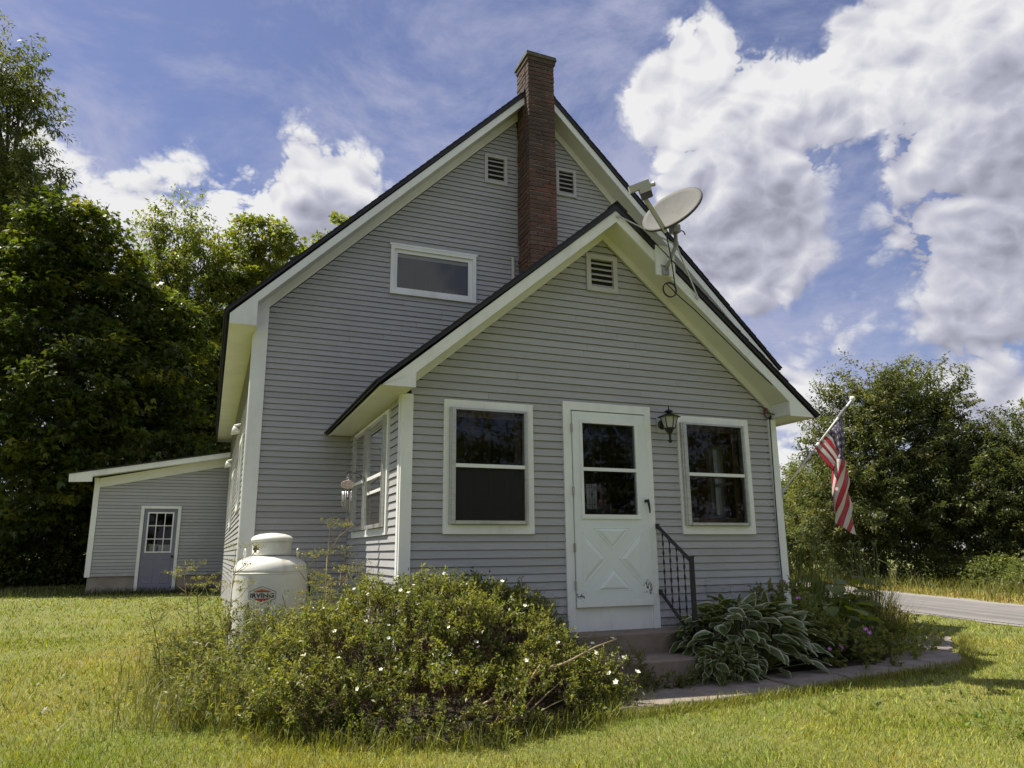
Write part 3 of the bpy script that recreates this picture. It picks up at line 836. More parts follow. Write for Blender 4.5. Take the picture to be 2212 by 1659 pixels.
for tri in ([(-.228, .792), (.196, .794), (-.017, .581)], [(-.016, .378), (-.224, .164), (.203, .160)], [(-.366, .752), (-.091, .479), (-.363, .219)], [(.342, .756), (.066, .480), (.337, .206)]):
    cx = sum(p[0] for p in tri) / 3; cz = sum(p[1] for p in tri) / 3
    def ring(s, d): return [WF(cx + (x - cx) * s, d, cz + (z - cz) * s) for x, z in tri]
    rs = [ring(1.06, .0615), ring(1.02, .0670), ring(.97, .0640), ring(.93, .0625), ring(.62, .0740), ring(.58, .0745)]
    vs = sum(rs, []); fs = [(i + 3 * k, (i + 1) % 3 + 3 * k, (i + 1) % 3 + 3 * k + 3, i + 3 * k + 3) for k in range(5) for i in range(3)] + [(15, 16, 17)]
    mb = MB(); mb.add(vs, fs); mb.build('cross_panel', 'door_paint', door)
for z in (1.80, 1.13, .55, .17):
    mb = MB(); wbox(mb, WF, -.462, -.447, .036, .072, z, z + .09); mb.build('hinge', 'steel', door)
mb = MB(); mb.tube([WF(.415, .062, 1.085), WF(.415, .105, 1.085)], .016, 10); mb.tube([WF(.415, .105, 1.10), WF(.424, .112, 1.06), WF(.434, .110, 1.0), WF(.438, .105, .955)], [.017, .014, .010, .008], 8); mb.build('door_handle', 'black_rubber', door)

# ---- inside of the porch
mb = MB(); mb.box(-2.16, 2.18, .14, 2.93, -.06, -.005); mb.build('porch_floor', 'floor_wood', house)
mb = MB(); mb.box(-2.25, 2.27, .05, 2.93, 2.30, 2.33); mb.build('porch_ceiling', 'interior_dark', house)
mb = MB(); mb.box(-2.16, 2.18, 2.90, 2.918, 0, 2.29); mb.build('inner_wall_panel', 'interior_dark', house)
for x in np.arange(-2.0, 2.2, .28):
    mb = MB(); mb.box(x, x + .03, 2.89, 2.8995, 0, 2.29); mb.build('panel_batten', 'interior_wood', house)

# ---- chimney
chim = MB(); chim.box(.208, .648, 2.470, 2.90, 4.0, 8.27); chimney = chim.build('chimney', 'mortar', house)
bl = {}
def brick_mesh(L_, D_, H_):
    k = (L_, D_, H_)
    if k not in bl:
        me = bpy.data.meshes.new('brick')
        b = .0045
        V = []
        for z, i in ((0, b), (b, 0), (H_ - b, 0), (H_, b)):
            V += [(i, i, z), (L_ - i, i, z), (L_ - i, D_ - i, z), (i, D_ - i, z)]
        F = [(3, 2, 1, 0), (12, 13, 14, 15)] + [(r * 4 + q, r * 4 + (q + 1) % 4, r * 4 + 4 + (q + 1) % 4, r * 4 + 4 + q) for r in range(3) for q in range(4)]
        me.from_pydata(V, [], F); me.materials.append(MATS['brick']); bl[k] = me
    return bl[k]
hid = MB()
z = 4.25; k = 0; rb = random.Random(9)
while z < 8.20:
    if z > 4.6:
        fr = [(0, .222), (.230, .222)] if k % 2 == 0 else [(0, .107), (.115, .222), (.345, .107)]
        sd = [(.115, .222), (.345, .107)] if k % 2 == 0 else [(.115, .107), (.230, .222)]
        for s, l in fr:
            o = obj_from('brick', brick_mesh(l, .105, .062), None, chimney)
            o.location = (.198 + s + rb.uniform(-.003, .003), 2.458 + rb.uniform(-.010, .004), z + rb.uniform(-.002, .002)); o.rotation_euler = (rb.uniform(-.01, .01), 0, rb.uniform(-.02, .02))
        for s, l in sd:
            o = obj_from('brick', brick_mesh(.105, l, .062), None, chimney)
            o.location = (.196 + rb.uniform(-.010, .004), 2.460 + s + rb.uniform(-.003, .003), z + rb.uniform(-.002, .002)); o.rotation_euler = (0, rb.uniform(-.01, .01), rb.uniform(-.02, .02))
        for s, l in sd: hid.box(.555, .66 + rb.uniform(-.004, .003), 2.46 + s, 2.46 + s + l, z, z + .066)
        if z > 7.2:
            for s in (0, .115): hid.box(.31 + s, .41 + s, 2.81, 2.915, z, z + .066)
    z += .0745; k += 1
tag(hid.build('brickwork', 'brick', chimney), kind='stuff')
mb = MB(); mb.box(.183, .675, 2.443, 2.93, 8.235, 8.305); mb.build('corbel_course', 'brick', chimney)
mb = MB(); mb.hexa([(.163, 2.423, 8.306), (.695, 2.423, 8.306), (.695, 2.95, 8.306), (.163, 2.95, 8.306), (.175, 2.435, 8.385), (.683, 2.435, 8.375), (.683, 2.94, 8.375), (.175, 2.94, 8.385)]); mb.build('crown', 'moss_cap', chimney)
mb = MB(); mb.box(.30, .56, 2.56, 2.82, 8.385, 8.42); mb.build('flue_liner', 'dark_void', chimney)
mb = MB()
mb.hexa([(.150, 2.60, 7.60), (.205, 2.60, 7.66), (.205, 2.96, 7.66), (.150, 2.96, 7.60), (.188, 2.60, 7.80), (.196, 2.60, 7.82), (.196, 2.96, 7.82), (.188, 2.96, 7.80)]); mb.build('flashing', 'drip_edge', chimney)
# conduit on the gable beside the chimney
mb = MB(); mb.tube([WM(.085, .055, 4.1), WM(.085, .055, 5.0)], .028, 10); mb.build('vent_pipe', 'grey_trim', house)

# ---- floodlights under the long eave
for y, z in ((5.8, 2.62), (10.2, 2.55)):
    mb = MB(); mb.lathe([(.012, 0), (.035, -.03), (.085, -.13), (.080, -.13), (.03, -.03)], 14, (-3.70, y, z), (-.25, 0, 1)); mb.tube([(-3.60, y, z + .03), (-3.70, y, z)], .02, 8); mb.build('floodlight', 'white_paint', house, True)

# ------------------------------------------------------------------ lean-to shed
shed = thing('lean_to_shed', (-5.05, 13.5, -.3), 'small grey clapboard lean-to shed with sloping white-edged roof beside the woods', 'shed')
WH = lambda s, d, z: (s, 13.035 - d, z)
mb = MB()
sz = lambda x: 2.20 + (x + 6.55) * .187
def shb(mb, w, s0, s1, d0, d1, z0, z1): return wbox(mb, w, s0, s1, d0, d1, z0, z1)
mb.prism([(-6.53, 13.035, .085), (-5.43, 13.035, .085), (-5.43, 13.035, 1.68), (-4.67, 13.035, 1.68), (-4.67, 13.035, .085), (-3.45, 13.035, .085), (-3.45, 13.035, sz(-3.45) + .1), (-6.53, 13.035, sz(-6.53) + .1)], (0, .12, 0))
sw = mb.build('front_wall', 'interior_dark', shed)
z = .09; rr = random.Random(31); ES = .0785
while z < 2.75:
    x0 = -6.45; zt = z + ES
    if z > 2.20: x0 = -6.60 + (z - 2.20) / .187
    segs = [(x0, -3.45)] if z + ES / 2 > 1.70 else [(x0, -5.47), (-4.64, -3.45)]
    for a, b in segs:
        if b - a < .1: continue
        m2 = MB(); d = .03 + rr.uniform(-.002, .002)
        m2.hexa([WH(a, d - .004, z), WH(b, d - .004, z), WH(b, .001, z + .003), WH(a, .001, z + .003), WH(a, .016, zt - .008), WH(b, .016, zt - .008), WH(b, .001, zt - .008), WH(a, .001, zt - .008)])
        m2.build('clapboard', 'siding_x', sw)
    z = zt
mb = MB(); shb(mb, WH, -6.55, -6.435, 0, .042, .075, 2.27); mb.build('corner_board', 'white_paint', shed)
mb = MB(); mb.box(-6.53, -6.43, 13.036, 17.5, .08, 2.3); mb.build('side_wall', 'siding_y', shed)
mb = MB(); mb.box(-6.42, -3.45, 17.4, 17.5, .08, 2.75); mb.box(-3.5, -3.45, 13.16, 17.39, .08, 2.75); mb.box(-6.42, -3.51, 13.16, 17.39, .086, .10); mb.build('rear_wall', 'interior_dark', shed)
mb = MB(); mb.prism([(-6.575, 12.72, sz(-6.575) + .24), (-6.575, 12.72, 2.255), (-7.05, 12.72, 2.235), (-7.06, 12.72, sz(-7.06) + .315), (-3.45, 12.72, sz(-3.45) + .315), (-3.45, 12.72, sz(-3.45) + .19), (-6.575, 12.72, sz(-6.575) + .19)], (0, .03, 0)); mb.build('rake_fascia', 'white_paint', shed)
mb = MB(); mb.prism([(-7.05, 12.75, sz(-7.05) + .22), (-3.45, 12.75, sz(-3.45) + .22), (-3.45, 12.75, sz(-3.45) + .195), (-7.05, 12.75, sz(-7.05) + .195)], (0, .3, 0)); mb.build('rake_soffit', 'soffit_paint', shed)
mb = MB(); mb.prism([(-7.08, 12.70, sz(-7.08) + .318), (-3.44, 12.70, sz(-3.44) + .318), (-3.44, 12.70, sz(-3.44) + .345), (-7.08, 12.70, sz(-7.08) + .345)], (0, 5, 0)); mb.build('roof', 'shingle', shed)
mb = MB(); shb(mb, WH, -6.56, -6.465, .0, .045, 2.27, 2.37); mb.prism([WH(-6.46, .040, 2.14), WH(-3.45, .040, sz(-3.45) + .01), WH(-3.45, .040, sz(-3.45) + .22), WH(-6.46, .040, 2.36)], (0, .036, 0)); mb.build('frieze_board', 'soffit_paint', shed)
mb = MB(); mb.box(-6.49, -5.43, 13.055, 17.4, -.7, .084); mb.box(-4.67, -3.45, 13.055, 17.4, -.7, .084); mb.box(-5.43, -4.67, 13.07, 17, -.7, -.30); mb.build('foundation', 'foundation_concrete', shed)
mb = MB()
shb(mb, WH, -5.50, -5.43, .0005, .05, -.26, 1.663); shb(mb, WH, -4.685, -4.615, .0005, .05, -.26, 1.663); shb(mb, WH, -5.50, -4.615, .0005, .05, 1.663, 1.73); mb.build('door_casing', 'white_paint', shed)
mb = MB()
shb(mb, WH, -5.43, -4.685, -.03, .012, -.235, .63); shb(mb, WH, -5.43, -4.685, -.03, .012, 1.57, 1.662); shb(mb, WH, -5.43, -5.335, -.03, .012, .63, 1.57); shb(mb, WH, -4.775, -4.685, -.03, .012, .63, 1.57)
sd_ = mb.build('door', 'shed_door_paint', shed)
for a, b, c, d in ((-5.36, -5.12, -.10, .50), (-4.99, -4.76, -.10, .50)):
    mb = MB(); rs = [[WH(a, .012, c), WH(b, .012, c), WH(b, .012, d), WH(a, .012, d)], [WH(a + .02, .019, c + .02), WH(b - .02, .019, c + .02), WH(b - .02, .019, d - .02), WH(a + .02, .019, d - .02)], [WH(a + .05, .013, c + .05), WH(b - .05, .013, c + .05), WH(b - .05, .013, d - .05), WH(a + .05, .013, d - .05)]]
    mb.add(sum(rs, []), [(i + 4 * k, (i + 1) % 4 + 4 * k, (i + 1) % 4 + 4 * k + 4, i + 4 * k + 4) for k in range(2) for i in range(4)] + [(8, 9, 10, 11)]); mb.build('door_panel', 'shed_door_paint', sd_)
gx = np.linspace(-5.335, -4.775, 4); gzv = np.linspace(.63, 1.57, 4)
mb = MB()
shb(mb, WH, -5.345, -4.765, .0125, .026, .62, .65); shb(mb, WH, -5.345, -4.765, .0125, .026, 1.55, 1.58); shb(mb, WH, -5.345, -5.315, .0125, .026, .65, 1.55); shb(mb, WH, -4.795, -4.765, .0125, .026, .65, 1.55)
for q in (1, 2):
    shb(mb, WH, gx[q] - .009, gx[q] + .009, .005, .024, .65, 1.55)
    for i in range(3): shb(mb, WH, gx[i] + (.02 if i == 0 else .009), gx[i + 1] - (.02 if i == 2 else .009), .005, .023, gzv[q] - .009, gzv[q] + .009)
mb.build('muntins', 'white_paint', sd_)
for i in range(3):
    for j in range(3):
        mb = MB(); mb.add([WH(gx[i], .004, gzv[j]), WH(gx[i + 1], .004, gzv[j]), WH(gx[i + 1], .004, gzv[j + 1]), WH(gx[i], .004, gzv[j + 1])], [(0, 1, 2, 3)]); mb.build('pane', 'glass', sd_)
mb = MB(); mb.lathe([(.012, 0), (.012, .03), (.03, .045), (.03, .065), (.012, .075)], 12, WH(-4.73, .012, .53), (0, -1, 0)); mb.build('door_knob', 'black_iron', sd_, True)
mb = MB(); shb(mb, WH, -5.43, -4.685, -.02, .07, -.30, -.237); mb.build('sill', 'grey_trim', shed)
# a bucket and a box dimly seen inside
for nm, x, lab, ct in (('bucket', -5.22, 'white plastic bucket behind the lean-to shed door glass', 'bucket'), ):
    mb = MB(); mb.lathe([(.10, 0), (.125, .26), (.13, .26), (.13, .28), (.12, .28)], 16, (x, 13.45, .55)); tag(mb.build(nm, 'white_paint'), lab, ct)
mb = MB(); mb.box(-5.08, -4.80, 13.40, 13.70, .55, .78); mb.box(-5.10, -4.78, 13.39, 13.71, .781, .81); tag(mb.build('storage_box', 'white_paint'), 'white storage box inside the shed, seen through its door panes', 'box')
mb = MB(); mb.box(-5.6, -4.6, 13.3, 13.9, .50, .549); mb.box(-5.55, -5.49, 13.35, 13.41, -.3, .50); mb.box(-4.71, -4.65, 13.35, 13.41, -.3, .50); tag(mb.build('workbench', 'interior_wood'), 'dark workbench inside the shed behind its door', 'bench')

# ------------------------------------------------------------------ front steps and railing
steps = thing('front_steps', (0, -.45, -.63), 'two brown weathered concrete steps below the white storm door', 'steps')
def slab_box(name, x0, x1, y0, y1, z0, z1, mat, par, b=.012):
    mb = MB(); V = []
    for z, i in ((z0, 0), (z1 - b, 0), (z1, b)): V += [(x0 + i, y0 + i, z), (x1 - i, y0 + i, z), (x1 - i, y1, z), (x0 + i, y1, z)]
    mb.add(V, [(3, 2, 1, 0), (8, 9, 10, 11)] + [(r * 4 + q, r * 4 + (q + 1) % 4, r * 4 + 4 + (q + 1) % 4, r * 4 + 4 + q) for r in range(2) for q in range(4)])
    return mb.build(name, mat, par)
slab_box('step', -.69, .76, -.345, .034, -.80, -.238, 'step_concrete', steps)
slab_box('step', -.70, .77, -.84, -.346, -.80, -.432, 'step_concrete', steps)

rail = thing('handrail', (.55, -.32, -.43), 'black wrought-iron handrail with twisted balusters beside the front steps', 'handrail')
PT = Vector((.55, -.61, .49)); WT0 = Vector((.555, -.02, .815)); LT = Vector((.55, -.595, -.30)); LW = Vector((.555, -.02, .125))
mb = MB(); mb.beam((.55, -.61, -.43), (.55, -.61, .49), .038, .038, (0, 1, 0)); mb.build('newel_post', 'black_iron', rail)
mb = MB(); mb.box(.526, .574, -.634, -.586, .49, .502); mb.build('post_cap', 'black_iron', rail)
mb = MB(); mb.beam(WT0, (.55, -.60, .455), .036, .020); mb.build('top_rail', 'black_iron', rail)
mb = MB(); mb.beam(LW, LT, .030, .018); mb.build('bottom_rail', 'black_iron', rail)
for w0 in (WT0, LW):
    mb = MB(); mb.box(.535, .575, -.03, .0055, w0.z - .025, w0.z + .03); mb.build('wall_bracket', 'black_iron', rail)
def twisted(path0, path1, parent):
    mb = MB(); n = 34; h = .0075
    a = Vector(path0); b = Vector(path1); V = []; F = []
    for i in range(n + 1):
        t = i / n; c = a.lerp(b, t); an = t * math.pi * 7
        for k in range(4):
            q = an + k * math.pi / 2; r = h * (1.5 if k % 2 == 0 else .75)
            V.append((c.x + r * math.cos(q), c.y + r * math.sin(q), c.z))
        if i: F += [((i - 1) * 4 + k, (i - 1) * 4 + (k + 1) % 4, i * 4 + (k + 1) % 4, i * 4 + k) for k in range(4)]
    mb.add(V, F); mb.build('baluster', 'black_iron', parent)
for t in (.16, .37, .58, .79):
    y = -.02 - .58 * t
    tz = WT0.z + (.455 - WT0.z) * t - .01; bz = LW.z + (LT.z - LW.z) * t + .008
    twisted((.553, y, bz), (.553, y, tz), rail)

# ------------------------------------------------------------------ porch lantern
lan = thing('wall_lantern', (.70, 0, 1.9), 'black coach lantern with frosted glass on the wall right of the storm door', 'lantern')
mb = MB(); mb.box(.635, .760, .0055, .012, 1.855, 2.035); mb.build('mounting_board', 'grey_trim', lan)
mb = MB(); mb.lathe([(.052, 0), (.055, .012), (.040, .028), (.012, .034)], 20, (.70, .005, 1.945), (0, -1, 0)); mb.build('back_plate', 'black_iron', lan, True)
LX, LY = .70, -.145
mb = MB(); mb.tube([(.70, -.03, 1.945), (.70, -.07, 1.875), (.70, -.12, 1.835), (LX, LY, 1.84)], [.012, .011, .011, .014], 8); mb.build('arm', 'black_iron', lan, True)
def hexring(r, z, n=6): return [(LX + r * math.cos(2 * math.pi * (k + .5) / n), LY + r * math.sin(2 * math.pi * (k + .5) / n), z) for k in range(n)]
for k in range(6):
    a, b = hexring(.058, 1.888)[k], hexring(.058, 1.888)[(k + 1) % 6]; c, d = hexring(.092, 2.008)[(k + 1) % 6], hexring(.092, 2.008)[k]
    mb = MB(); mb.add([a, b, c, d], [(0, 1, 2, 3)]); mb.build('glass_panel', 'frosted_glass', lan)
    mb = MB(); mb.tube([hexring(.060, 1.884)[k], hexring(.095, 2.012)[k]], .0055, 6); mb.build('glazing_bar', 'black_iron', lan)
def rings(rs, n=6):
    vs = sum([hexring(r, z) for r, z in rs], [])
    return vs, [(i * n + k, i * n + (k + 1) % n, (i + 1) * n + (k + 1) % n, (i + 1) * n + k) for i in range(len(rs) - 1) for k in range(n)] + [tuple(range(n - 1, -1, -1)), tuple(range((len(rs) - 1) * n, len(rs) * n))]
mb = MB(); mb.add(*rings([(.128, 2.006), (.130, 2.012), (.085, 2.032), (.030, 2.052)])); mb.build('roof', 'black_iron', lan)
mb = MB(); mb.lathe([(.02, 2.045), (.022, 2.055), (.048, 2.068), (.050, 2.074), (.012, 2.096), (.006, 2.10), (.0065, 2.12), (.004, 2.145)], 16, (LX, LY, 0)); mb.build('finial', 'black_iron', lan, True)
mb = MB(); mb.lathe([(.010, 1.72), (.016, 1.728), (.026, 1.742), (.026, 1.748), (.013, 1.758), (.015, 1.81), (.024, 1.835), (.034, 1.84), (.036, 1.862), (.050, 1.872), (.064, 1.886), (.02, 1.888)], 16, (LX, LY, 0)); mb.build('base', 'black_iron', lan, True)

# ------------------------------------------------------------------ flag on its pole
pole = thing('flag_pole', (2.33, 0.0, 1.2), 'white tipped metal flag pole slanting from the porch corner board', 'flag pole')
B0 = Vector((2.335, .02, 1.215)); B1 = Vector((3.605, .0, 2.435)); PD = (B1 - B0).normalized()
mb = MB(); mb.tube([B0, B0 + PD * .95], .0125, 10); mb.build('lower_pole', 'pole_metal', pole, True)
mb = MB(); mb.tube([B0 + PD * .951, B1], .0125, 10); mb.build('upper_pole', 'white_paint', pole, True)
mb = MB(); bm = bmesh.new(); bmesh.ops.create_uvsphere(bm, u_segments=16, v_segments=10, radius=.036, matrix=Matrix.Translation(B1 + PD * .02)); me = bpy.data.meshes.new('ball'); bm.to_mesh(me); bm.free(); obj_from('ball', me, 'white_paint', pole, True)
mb = MB(); mb.tube([B0 - PD * .03, B0 + PD * .09], .021, 10); mb.box(2.321, 2.333, -.02, .06, 1.16, 1.27); mb.build('bracket', 'steel', pole)
mb = MB(); mb.tube([B0 + PD * .85, B0 + PD * .90], .02, 10); mb.build('retaining_ring', 'white_paint', pole)

def flag_mat():
    m, nt, b = nmat('flag_cloth')
    u = nt.nodes.new('ShaderNodeUVMap'); s = nt.nodes.new('ShaderNodeSeparateXYZ'); nt.links.new(u.outputs[0], s.inputs[0])
    def mth(op, a, c=None):
        x = nt.nodes.new('ShaderNodeMath'); x.operation = op
        for i, q in enumerate((a, c)):
            if q is None: continue
            if hasattr(q, 'links'): nt.links.new(q, x.inputs[i])
            else: x.inputs[i].default_value = q
        return x.outputs[0]
    st = mth('MODULO', mth('FLOOR', mth('MULTIPLY', s.outputs['X'], 13.0)), 2.0)
    col = mix(nt, st, (.46, .035, .05), (.70, .68, .64))
    canton = mth('MULTIPLY', mth('LESS_THAN', s.outputs['X'], 7 / 13), mth('LESS_THAN', s.outputs['Y'], .40))
    # five-pointed star marks on a staggered grid
    gx = mth('MULTIPLY', s.outputs['X'], 13 / 7 * 5); gy = mth('MULTIPLY', s.outputs['Y'], 2.5 * 6)
    dx = mth('SUBTRACT', mth('FRACT', gx), .5); dy = mth('SUBTRACT', mth('FRACT', gy), .5)
    ang = mth('ARCTAN2', dy, dx); rad = mth('SQRT', mth('ADD', mth('MULTIPLY', dx, dx), mth('MULTIPLY', dy, dy)))
    lim = mth('ADD', mth('MULTIPLY', mth('COSINE', mth('MULTIPLY', ang, 5.0)), .10), .24)
    star = mth('LESS_THAN', rad, lim)
    cc = mix(nt, star, (.045, .038, .085), (.42, .40, .42))
    col = mix(nt, canton, col, cc)
    col = mix(nt, maprange(nt, pos_noise(nt, 14, (1, 1, .3), 5), .4, .7, 0, .25), col, (.45, .38, .38))
    nt.links.new(col, b.inputs['Base Color']); b.inputs['Roughness'].default_value = .75
    t = nt.nodes.new('ShaderNodeBsdfTranslucent'); nt.links.new(col, t.inputs[0])
    x = nt.nodes.new('ShaderNodeMixShader'); x.inputs[0].default_value = .35
    nt.links.new(b.outputs[0], x.inputs[1]); nt.links.new(t.outputs[0], x.inputs[2]); nt.links.new(x.outputs[0], nt.nodes['Material Output'].inputs[0])
    bumpit(nt, b, pos_noise(nt, 40, (1, 1, .4), 4), .25, .01)
flag_mat()

def build_flag():
    # control rows down the fly: keys (place along the hoist, px, py of a close view, depth Y)
    rows = {0.00: [(0, 752, 318, 0), (.5, 612, 479, 0), (1, 472, 640, 0)],
            0.13: [(0, 765, 470, -.04), (.2, 735, 480, -.09), (.35, 700, 495, -.09), (.5, 672, 540, -.02), (.65, 640, 600, .02), (.8, 605, 660, .02), (1, 552, 740, 0)],
            0.28: [(0, 782, 630, -.05), (.2, 755, 640, -.12), (.35, 722, 640, -.12), (.48, 705, 660, -.03), (.62, 708, 705, .03), (.8, 700, 790, .02), (1, 650, 855, -.01)],
            0.42: [(0, 740, 780, .06), (.12, 690, 770, .05), (.26, 706, 765, -.13), (.42, 800, 790, -.09), (.55, 770, 840, .0), (.70, 735, 880, .05), (.85, 712, 900, .03), (1, 705, 925, .0)],
            0.58: [(0, 700, 900, .09), (.16, 650, 895, .05), (.33, 705, 900, -.13), (.56, 828, 960, -.08), (.70, 790, 1030, .02), (.85, 760, 1060, .06), (1, 745, 1070, .05)],
            0.76: [(0, 700, 1060, .09), (.26, 642, 1080, .05), (.43, 690, 1120, -.10), (.73, 853, 1200, -.07), (.85, 815, 1260, .02), (1, 800, 1280, .05)],
            0.90: [(0, 715, 1180, .08), (.34, 668, 1210, .04), (.52, 682, 1275, -.07), (.85, 876, 1395, -.05), (.93, 850, 1390, .02), (1, 838, 1390, .04)],
            1.00: [(0, 725, 1260, .08), (.40, 690, 1310, .03), (.58, 680, 1388, -.05), (.93, 893, 1514, -.04), (.97, 872, 1500, .01), (1, 862, 1490, .03)]}
    F2 = 2206.35
    def world(px, py, y):
        u, v = 2300 + px / 3.3175, 1150 + py / 3.3175
        d = CF + CR * ((u - 1536) / F2) + CU * ((1152 - v) / F2)
        t = (y - CP.y) / d.y
        return np.array(CP + d * t)
    ts = sorted(rows); cols = list(np.linspace(0, 1, 27))
    def row_pts(k):
        k = np.array(k); c = np.array([[np.interp(s, k[:, 0], k[:, i]) for i in (1, 2, 3)] for s in cols])
        sm = c.copy(); sm[1:-1] = c[1:-1] * .5 + (c[:-2] + c[2:]) * .25
        return [world(*p) for p in sm]
    net = np.array([row_pts(rows[t]) for t in ts])
    def interp(arr, xs, x):
        k = min(max(np.searchsorted(xs, x) - 1, 0), len(xs) - 2); u = (x - xs[k]) / (xs[k + 1] - xs[k])
        p0, p1, p2, p3 = arr[max(k - 1, 0)], arr[k], arr[k + 1], arr[min(k + 2, len(xs) - 1)]
        m1 = (p2 - p0) * .5; m2 = (p3 - p1) * .5
        return (2 * u ** 3 - 3 * u ** 2 + 1) * p1 + (u ** 3 - 2 * u ** 2 + u) * m1 + (-2 * u ** 3 + 3 * u ** 2) * p2 + (u ** 3 - u ** 2) * m2
    ns, nt_ = 78, 80
    V = []; UV = []
    for i in range(nt_ + 1):
        t = i / nt_
        row = np.array([interp(net[:, c], ts, t) for c in range(len(cols))])
        for j in range(ns + 1):
            s = j / ns
            p = interp(row, cols, s)
            p = p + np.array([0, 1, 0]) * (.012 * math.sin(s * 26 + t * 5) * min(1, t * 3) + .006 * math.sin(s * 55 + t * 17))
            V.append(p); UV.append((s, t))
    Fc = [(i * (ns + 1) + j, i * (ns + 1) + j + 1, (i + 1) * (ns + 1) + j + 1, (i + 1) * (ns + 1) + j) for i in range(nt_) for j in range(ns)]
    me = bpy.data.meshes.new('flag'); me.from_pydata([tuple(v) for v in V], [], Fc)
    uv = me.uv_layers.new(name='UVMap')
    for lp in me.loops: uv.data[lp.index].uv = UV[lp.vertex_index]
    o = obj_from('flag', me, 'flag_cloth', None, True)
    return tag(o, 'faded red and white striped flag with starred canton drooping from the slanting pole', 'flag')
build_flag()
# cloth sleeve wound round the pole above the flag
mb = MB(); mb.tube([B0 + PD * 1.40, B0 + PD * 1.47, B0 + PD * 1.56, B0 + PD * 1.62], [.018, .022, .020, .015], 10); tag(mb.build('flag_sleeve', 'curtain'), 'greyish cloth sleeve wound on the pole just above the flag', 'cloth')

# ------------------------------------------------------------------ satellite dish on the porch rake
dish = thing('satellite_dish', (.62, -.34, 3.64), 'grey satellite dish with feed arm mounted on the right rake of the porch roof', 'satellite dish')
DC = Vector((.60, -.58, 4.305)); DN = Vector((-.70, -.356, .546)).normalized()
DU = (Vector((0, 0, 1)) - DN * DN.z).normalized(); DS = DU.cross(DN).normalized()
V = []; Fd = []; n = 40; rad = .368
prof = [(t, t * t * .060) for t in np.linspace(0, 1, 9)]
for t, dpt in prof:
    for k in range(n):
        a = 2 * math.pi * k / n; V.append(DC + (DS * math.cos(a) * rad * .97 + DU * math.sin(a) * rad * 1.03) * t + DN * (dpt - .05))
for i in range(len(prof) - 1): Fd += [(i * n + k, i * n + (k + 1) % n, (i + 1) * n + (k + 1) % n, (i + 1) * n + k) for k in range(n)]
fo = mesh_obj('reflector', V, Fd, 'dish_paint', dish, True)
md = fo.modifiers.new('thick', 'SOLIDIFY'); md.thickness = .008; md.offset = 0
V = []; Fd = []
for i, (rr_, h) in enumerate(((1.0, .012), (1.02, .010), (1.02, -.012), (.985, -.02))):
    for k in range(n):
        a = 2 * math.pi * k / n; V.append(DC + (DS * math.cos(a) * rad * .97 + DU * math.sin(a) * rad * 1.03) * rr_ + DN * h)
    if i: Fd += [((i - 1) * n + k, (i - 1) * n + (k + 1) % n, i * n + (k + 1) % n, i * n + k) for k in range(n)]
mesh_obj('rim', V, Fd, 'dark_plastic', dish, True)
bot = DC - DU * rad * .96 - DN * .03
LN = Vector((.035, -.82, 4.315))
mb = MB(); mb.beam(bot - DN * .02 - DU * .02, LN - (LN - bot).normalized() * .02, .042, .034, DN); mb.build('feed_arm', 'grey_plastic', dish)
ad = (LN - bot).normalized()
# transmitter box at the arm's end, its face turned to the camera
fx = CR.normalized(); fz = (CU + CR * .38).normalized(); fx = (CR + CU * .38).normalized(); fz = (CU - CR * .30).normalized(); fy = fx.cross(fz)
mb = MB()
def tb(u0, u1, v0, v1, d0, d1):
    P = lambda u, v, d: LN + fx * u + fz * v + fy * d
    return mb.hexa([P(u0, v0, d0), P(u1, v0, d0), P(u1, v0, d1), P(u0, v0, d1), P(u0, v1, d0), P(u1, v1, d0), P(u1, v1, d1), P(u0, v1, d1)])
tb(-.11, .115, .005, .075, -.035, .035); tb(-.01, .115, -.045, .0045, -.035, .035); mb.build('transmitter', 'grey_plastic', dish)
mb = MB(); tb(-.005, .112, -.11, -.0455, -.030, .032); mb.build('feed_housing', 'dark_plastic', dish)
mb = MB(); mb.tube([LN + fx * .115 + fz * .01, LN + fx * .15 + fz * .012], .022, 12); mb.lathe([(.024, 0), (.03, .02), (.024, .03), (.01, .031)], 12, LN + fx * .145 + fz * .012, fx); mb.build('feed_horn', 'steel', dish)
# faded smudge of print on the box
mb = MB()
for u in (.002, .018, .034): mb.add([LN + fx * u + fz * .036 - fy * .0365, LN + fx * (u + .010) + fz * .036 - fy * .0365, LN + fx * (u + .010) + fz * .048 - fy * .0365, LN + fx * u + fz * .048 - fy * .0365], [(0, 1, 2, 3)])
mb.build('printed_mark', 'galvanised', dish)
FT = Vector((.615, -.355, 3.64)); EL = Vector((.70, -.48, 3.93)); TP = Vector((.70, -.48, 4.15))
mb = MB(); mb.tube([FT, FT.lerp(EL, .5), EL, EL + Vector((0, 0, .06)), TP], .022, 12); mb.build('mast', 'galvanised', dish, True)
mb = MB(); mb.box(.575, .655, -.378, -.353, 3.60, 3.685); mb.tube([FT + Vector((-.05, 0, .07)), FT + Vector((.04, 0, .07))], .012, 8); mb.build('mast_foot', 'galvanised', dish)
mb = MB(); mb.box(.505, .758, -.352, -.3265, 3.598, 3.955 - .0); mb.build('mounting_board', 'white_paint', dish)
mb = MB(); mb.box(.655, .745, -.52, -.42, 4.08, 4.17); mb.tube([(.70, -.50, 4.15), DC - DN * .07 - DU * .12], .03, 8); mb.tube([(.74, -.48, 4.13), (.80, -.50, 4.10), (.81, -.51, 4.06)], .008, 6); mb.build('dish_bracket', 'galvanised', dish)
mb = MB(); mb.tube([EL + Vector((0, 0, -.01)), EL + Vector((0, 0, .03))], .03, 10); mb.build('collar', 'galvanised', dish)
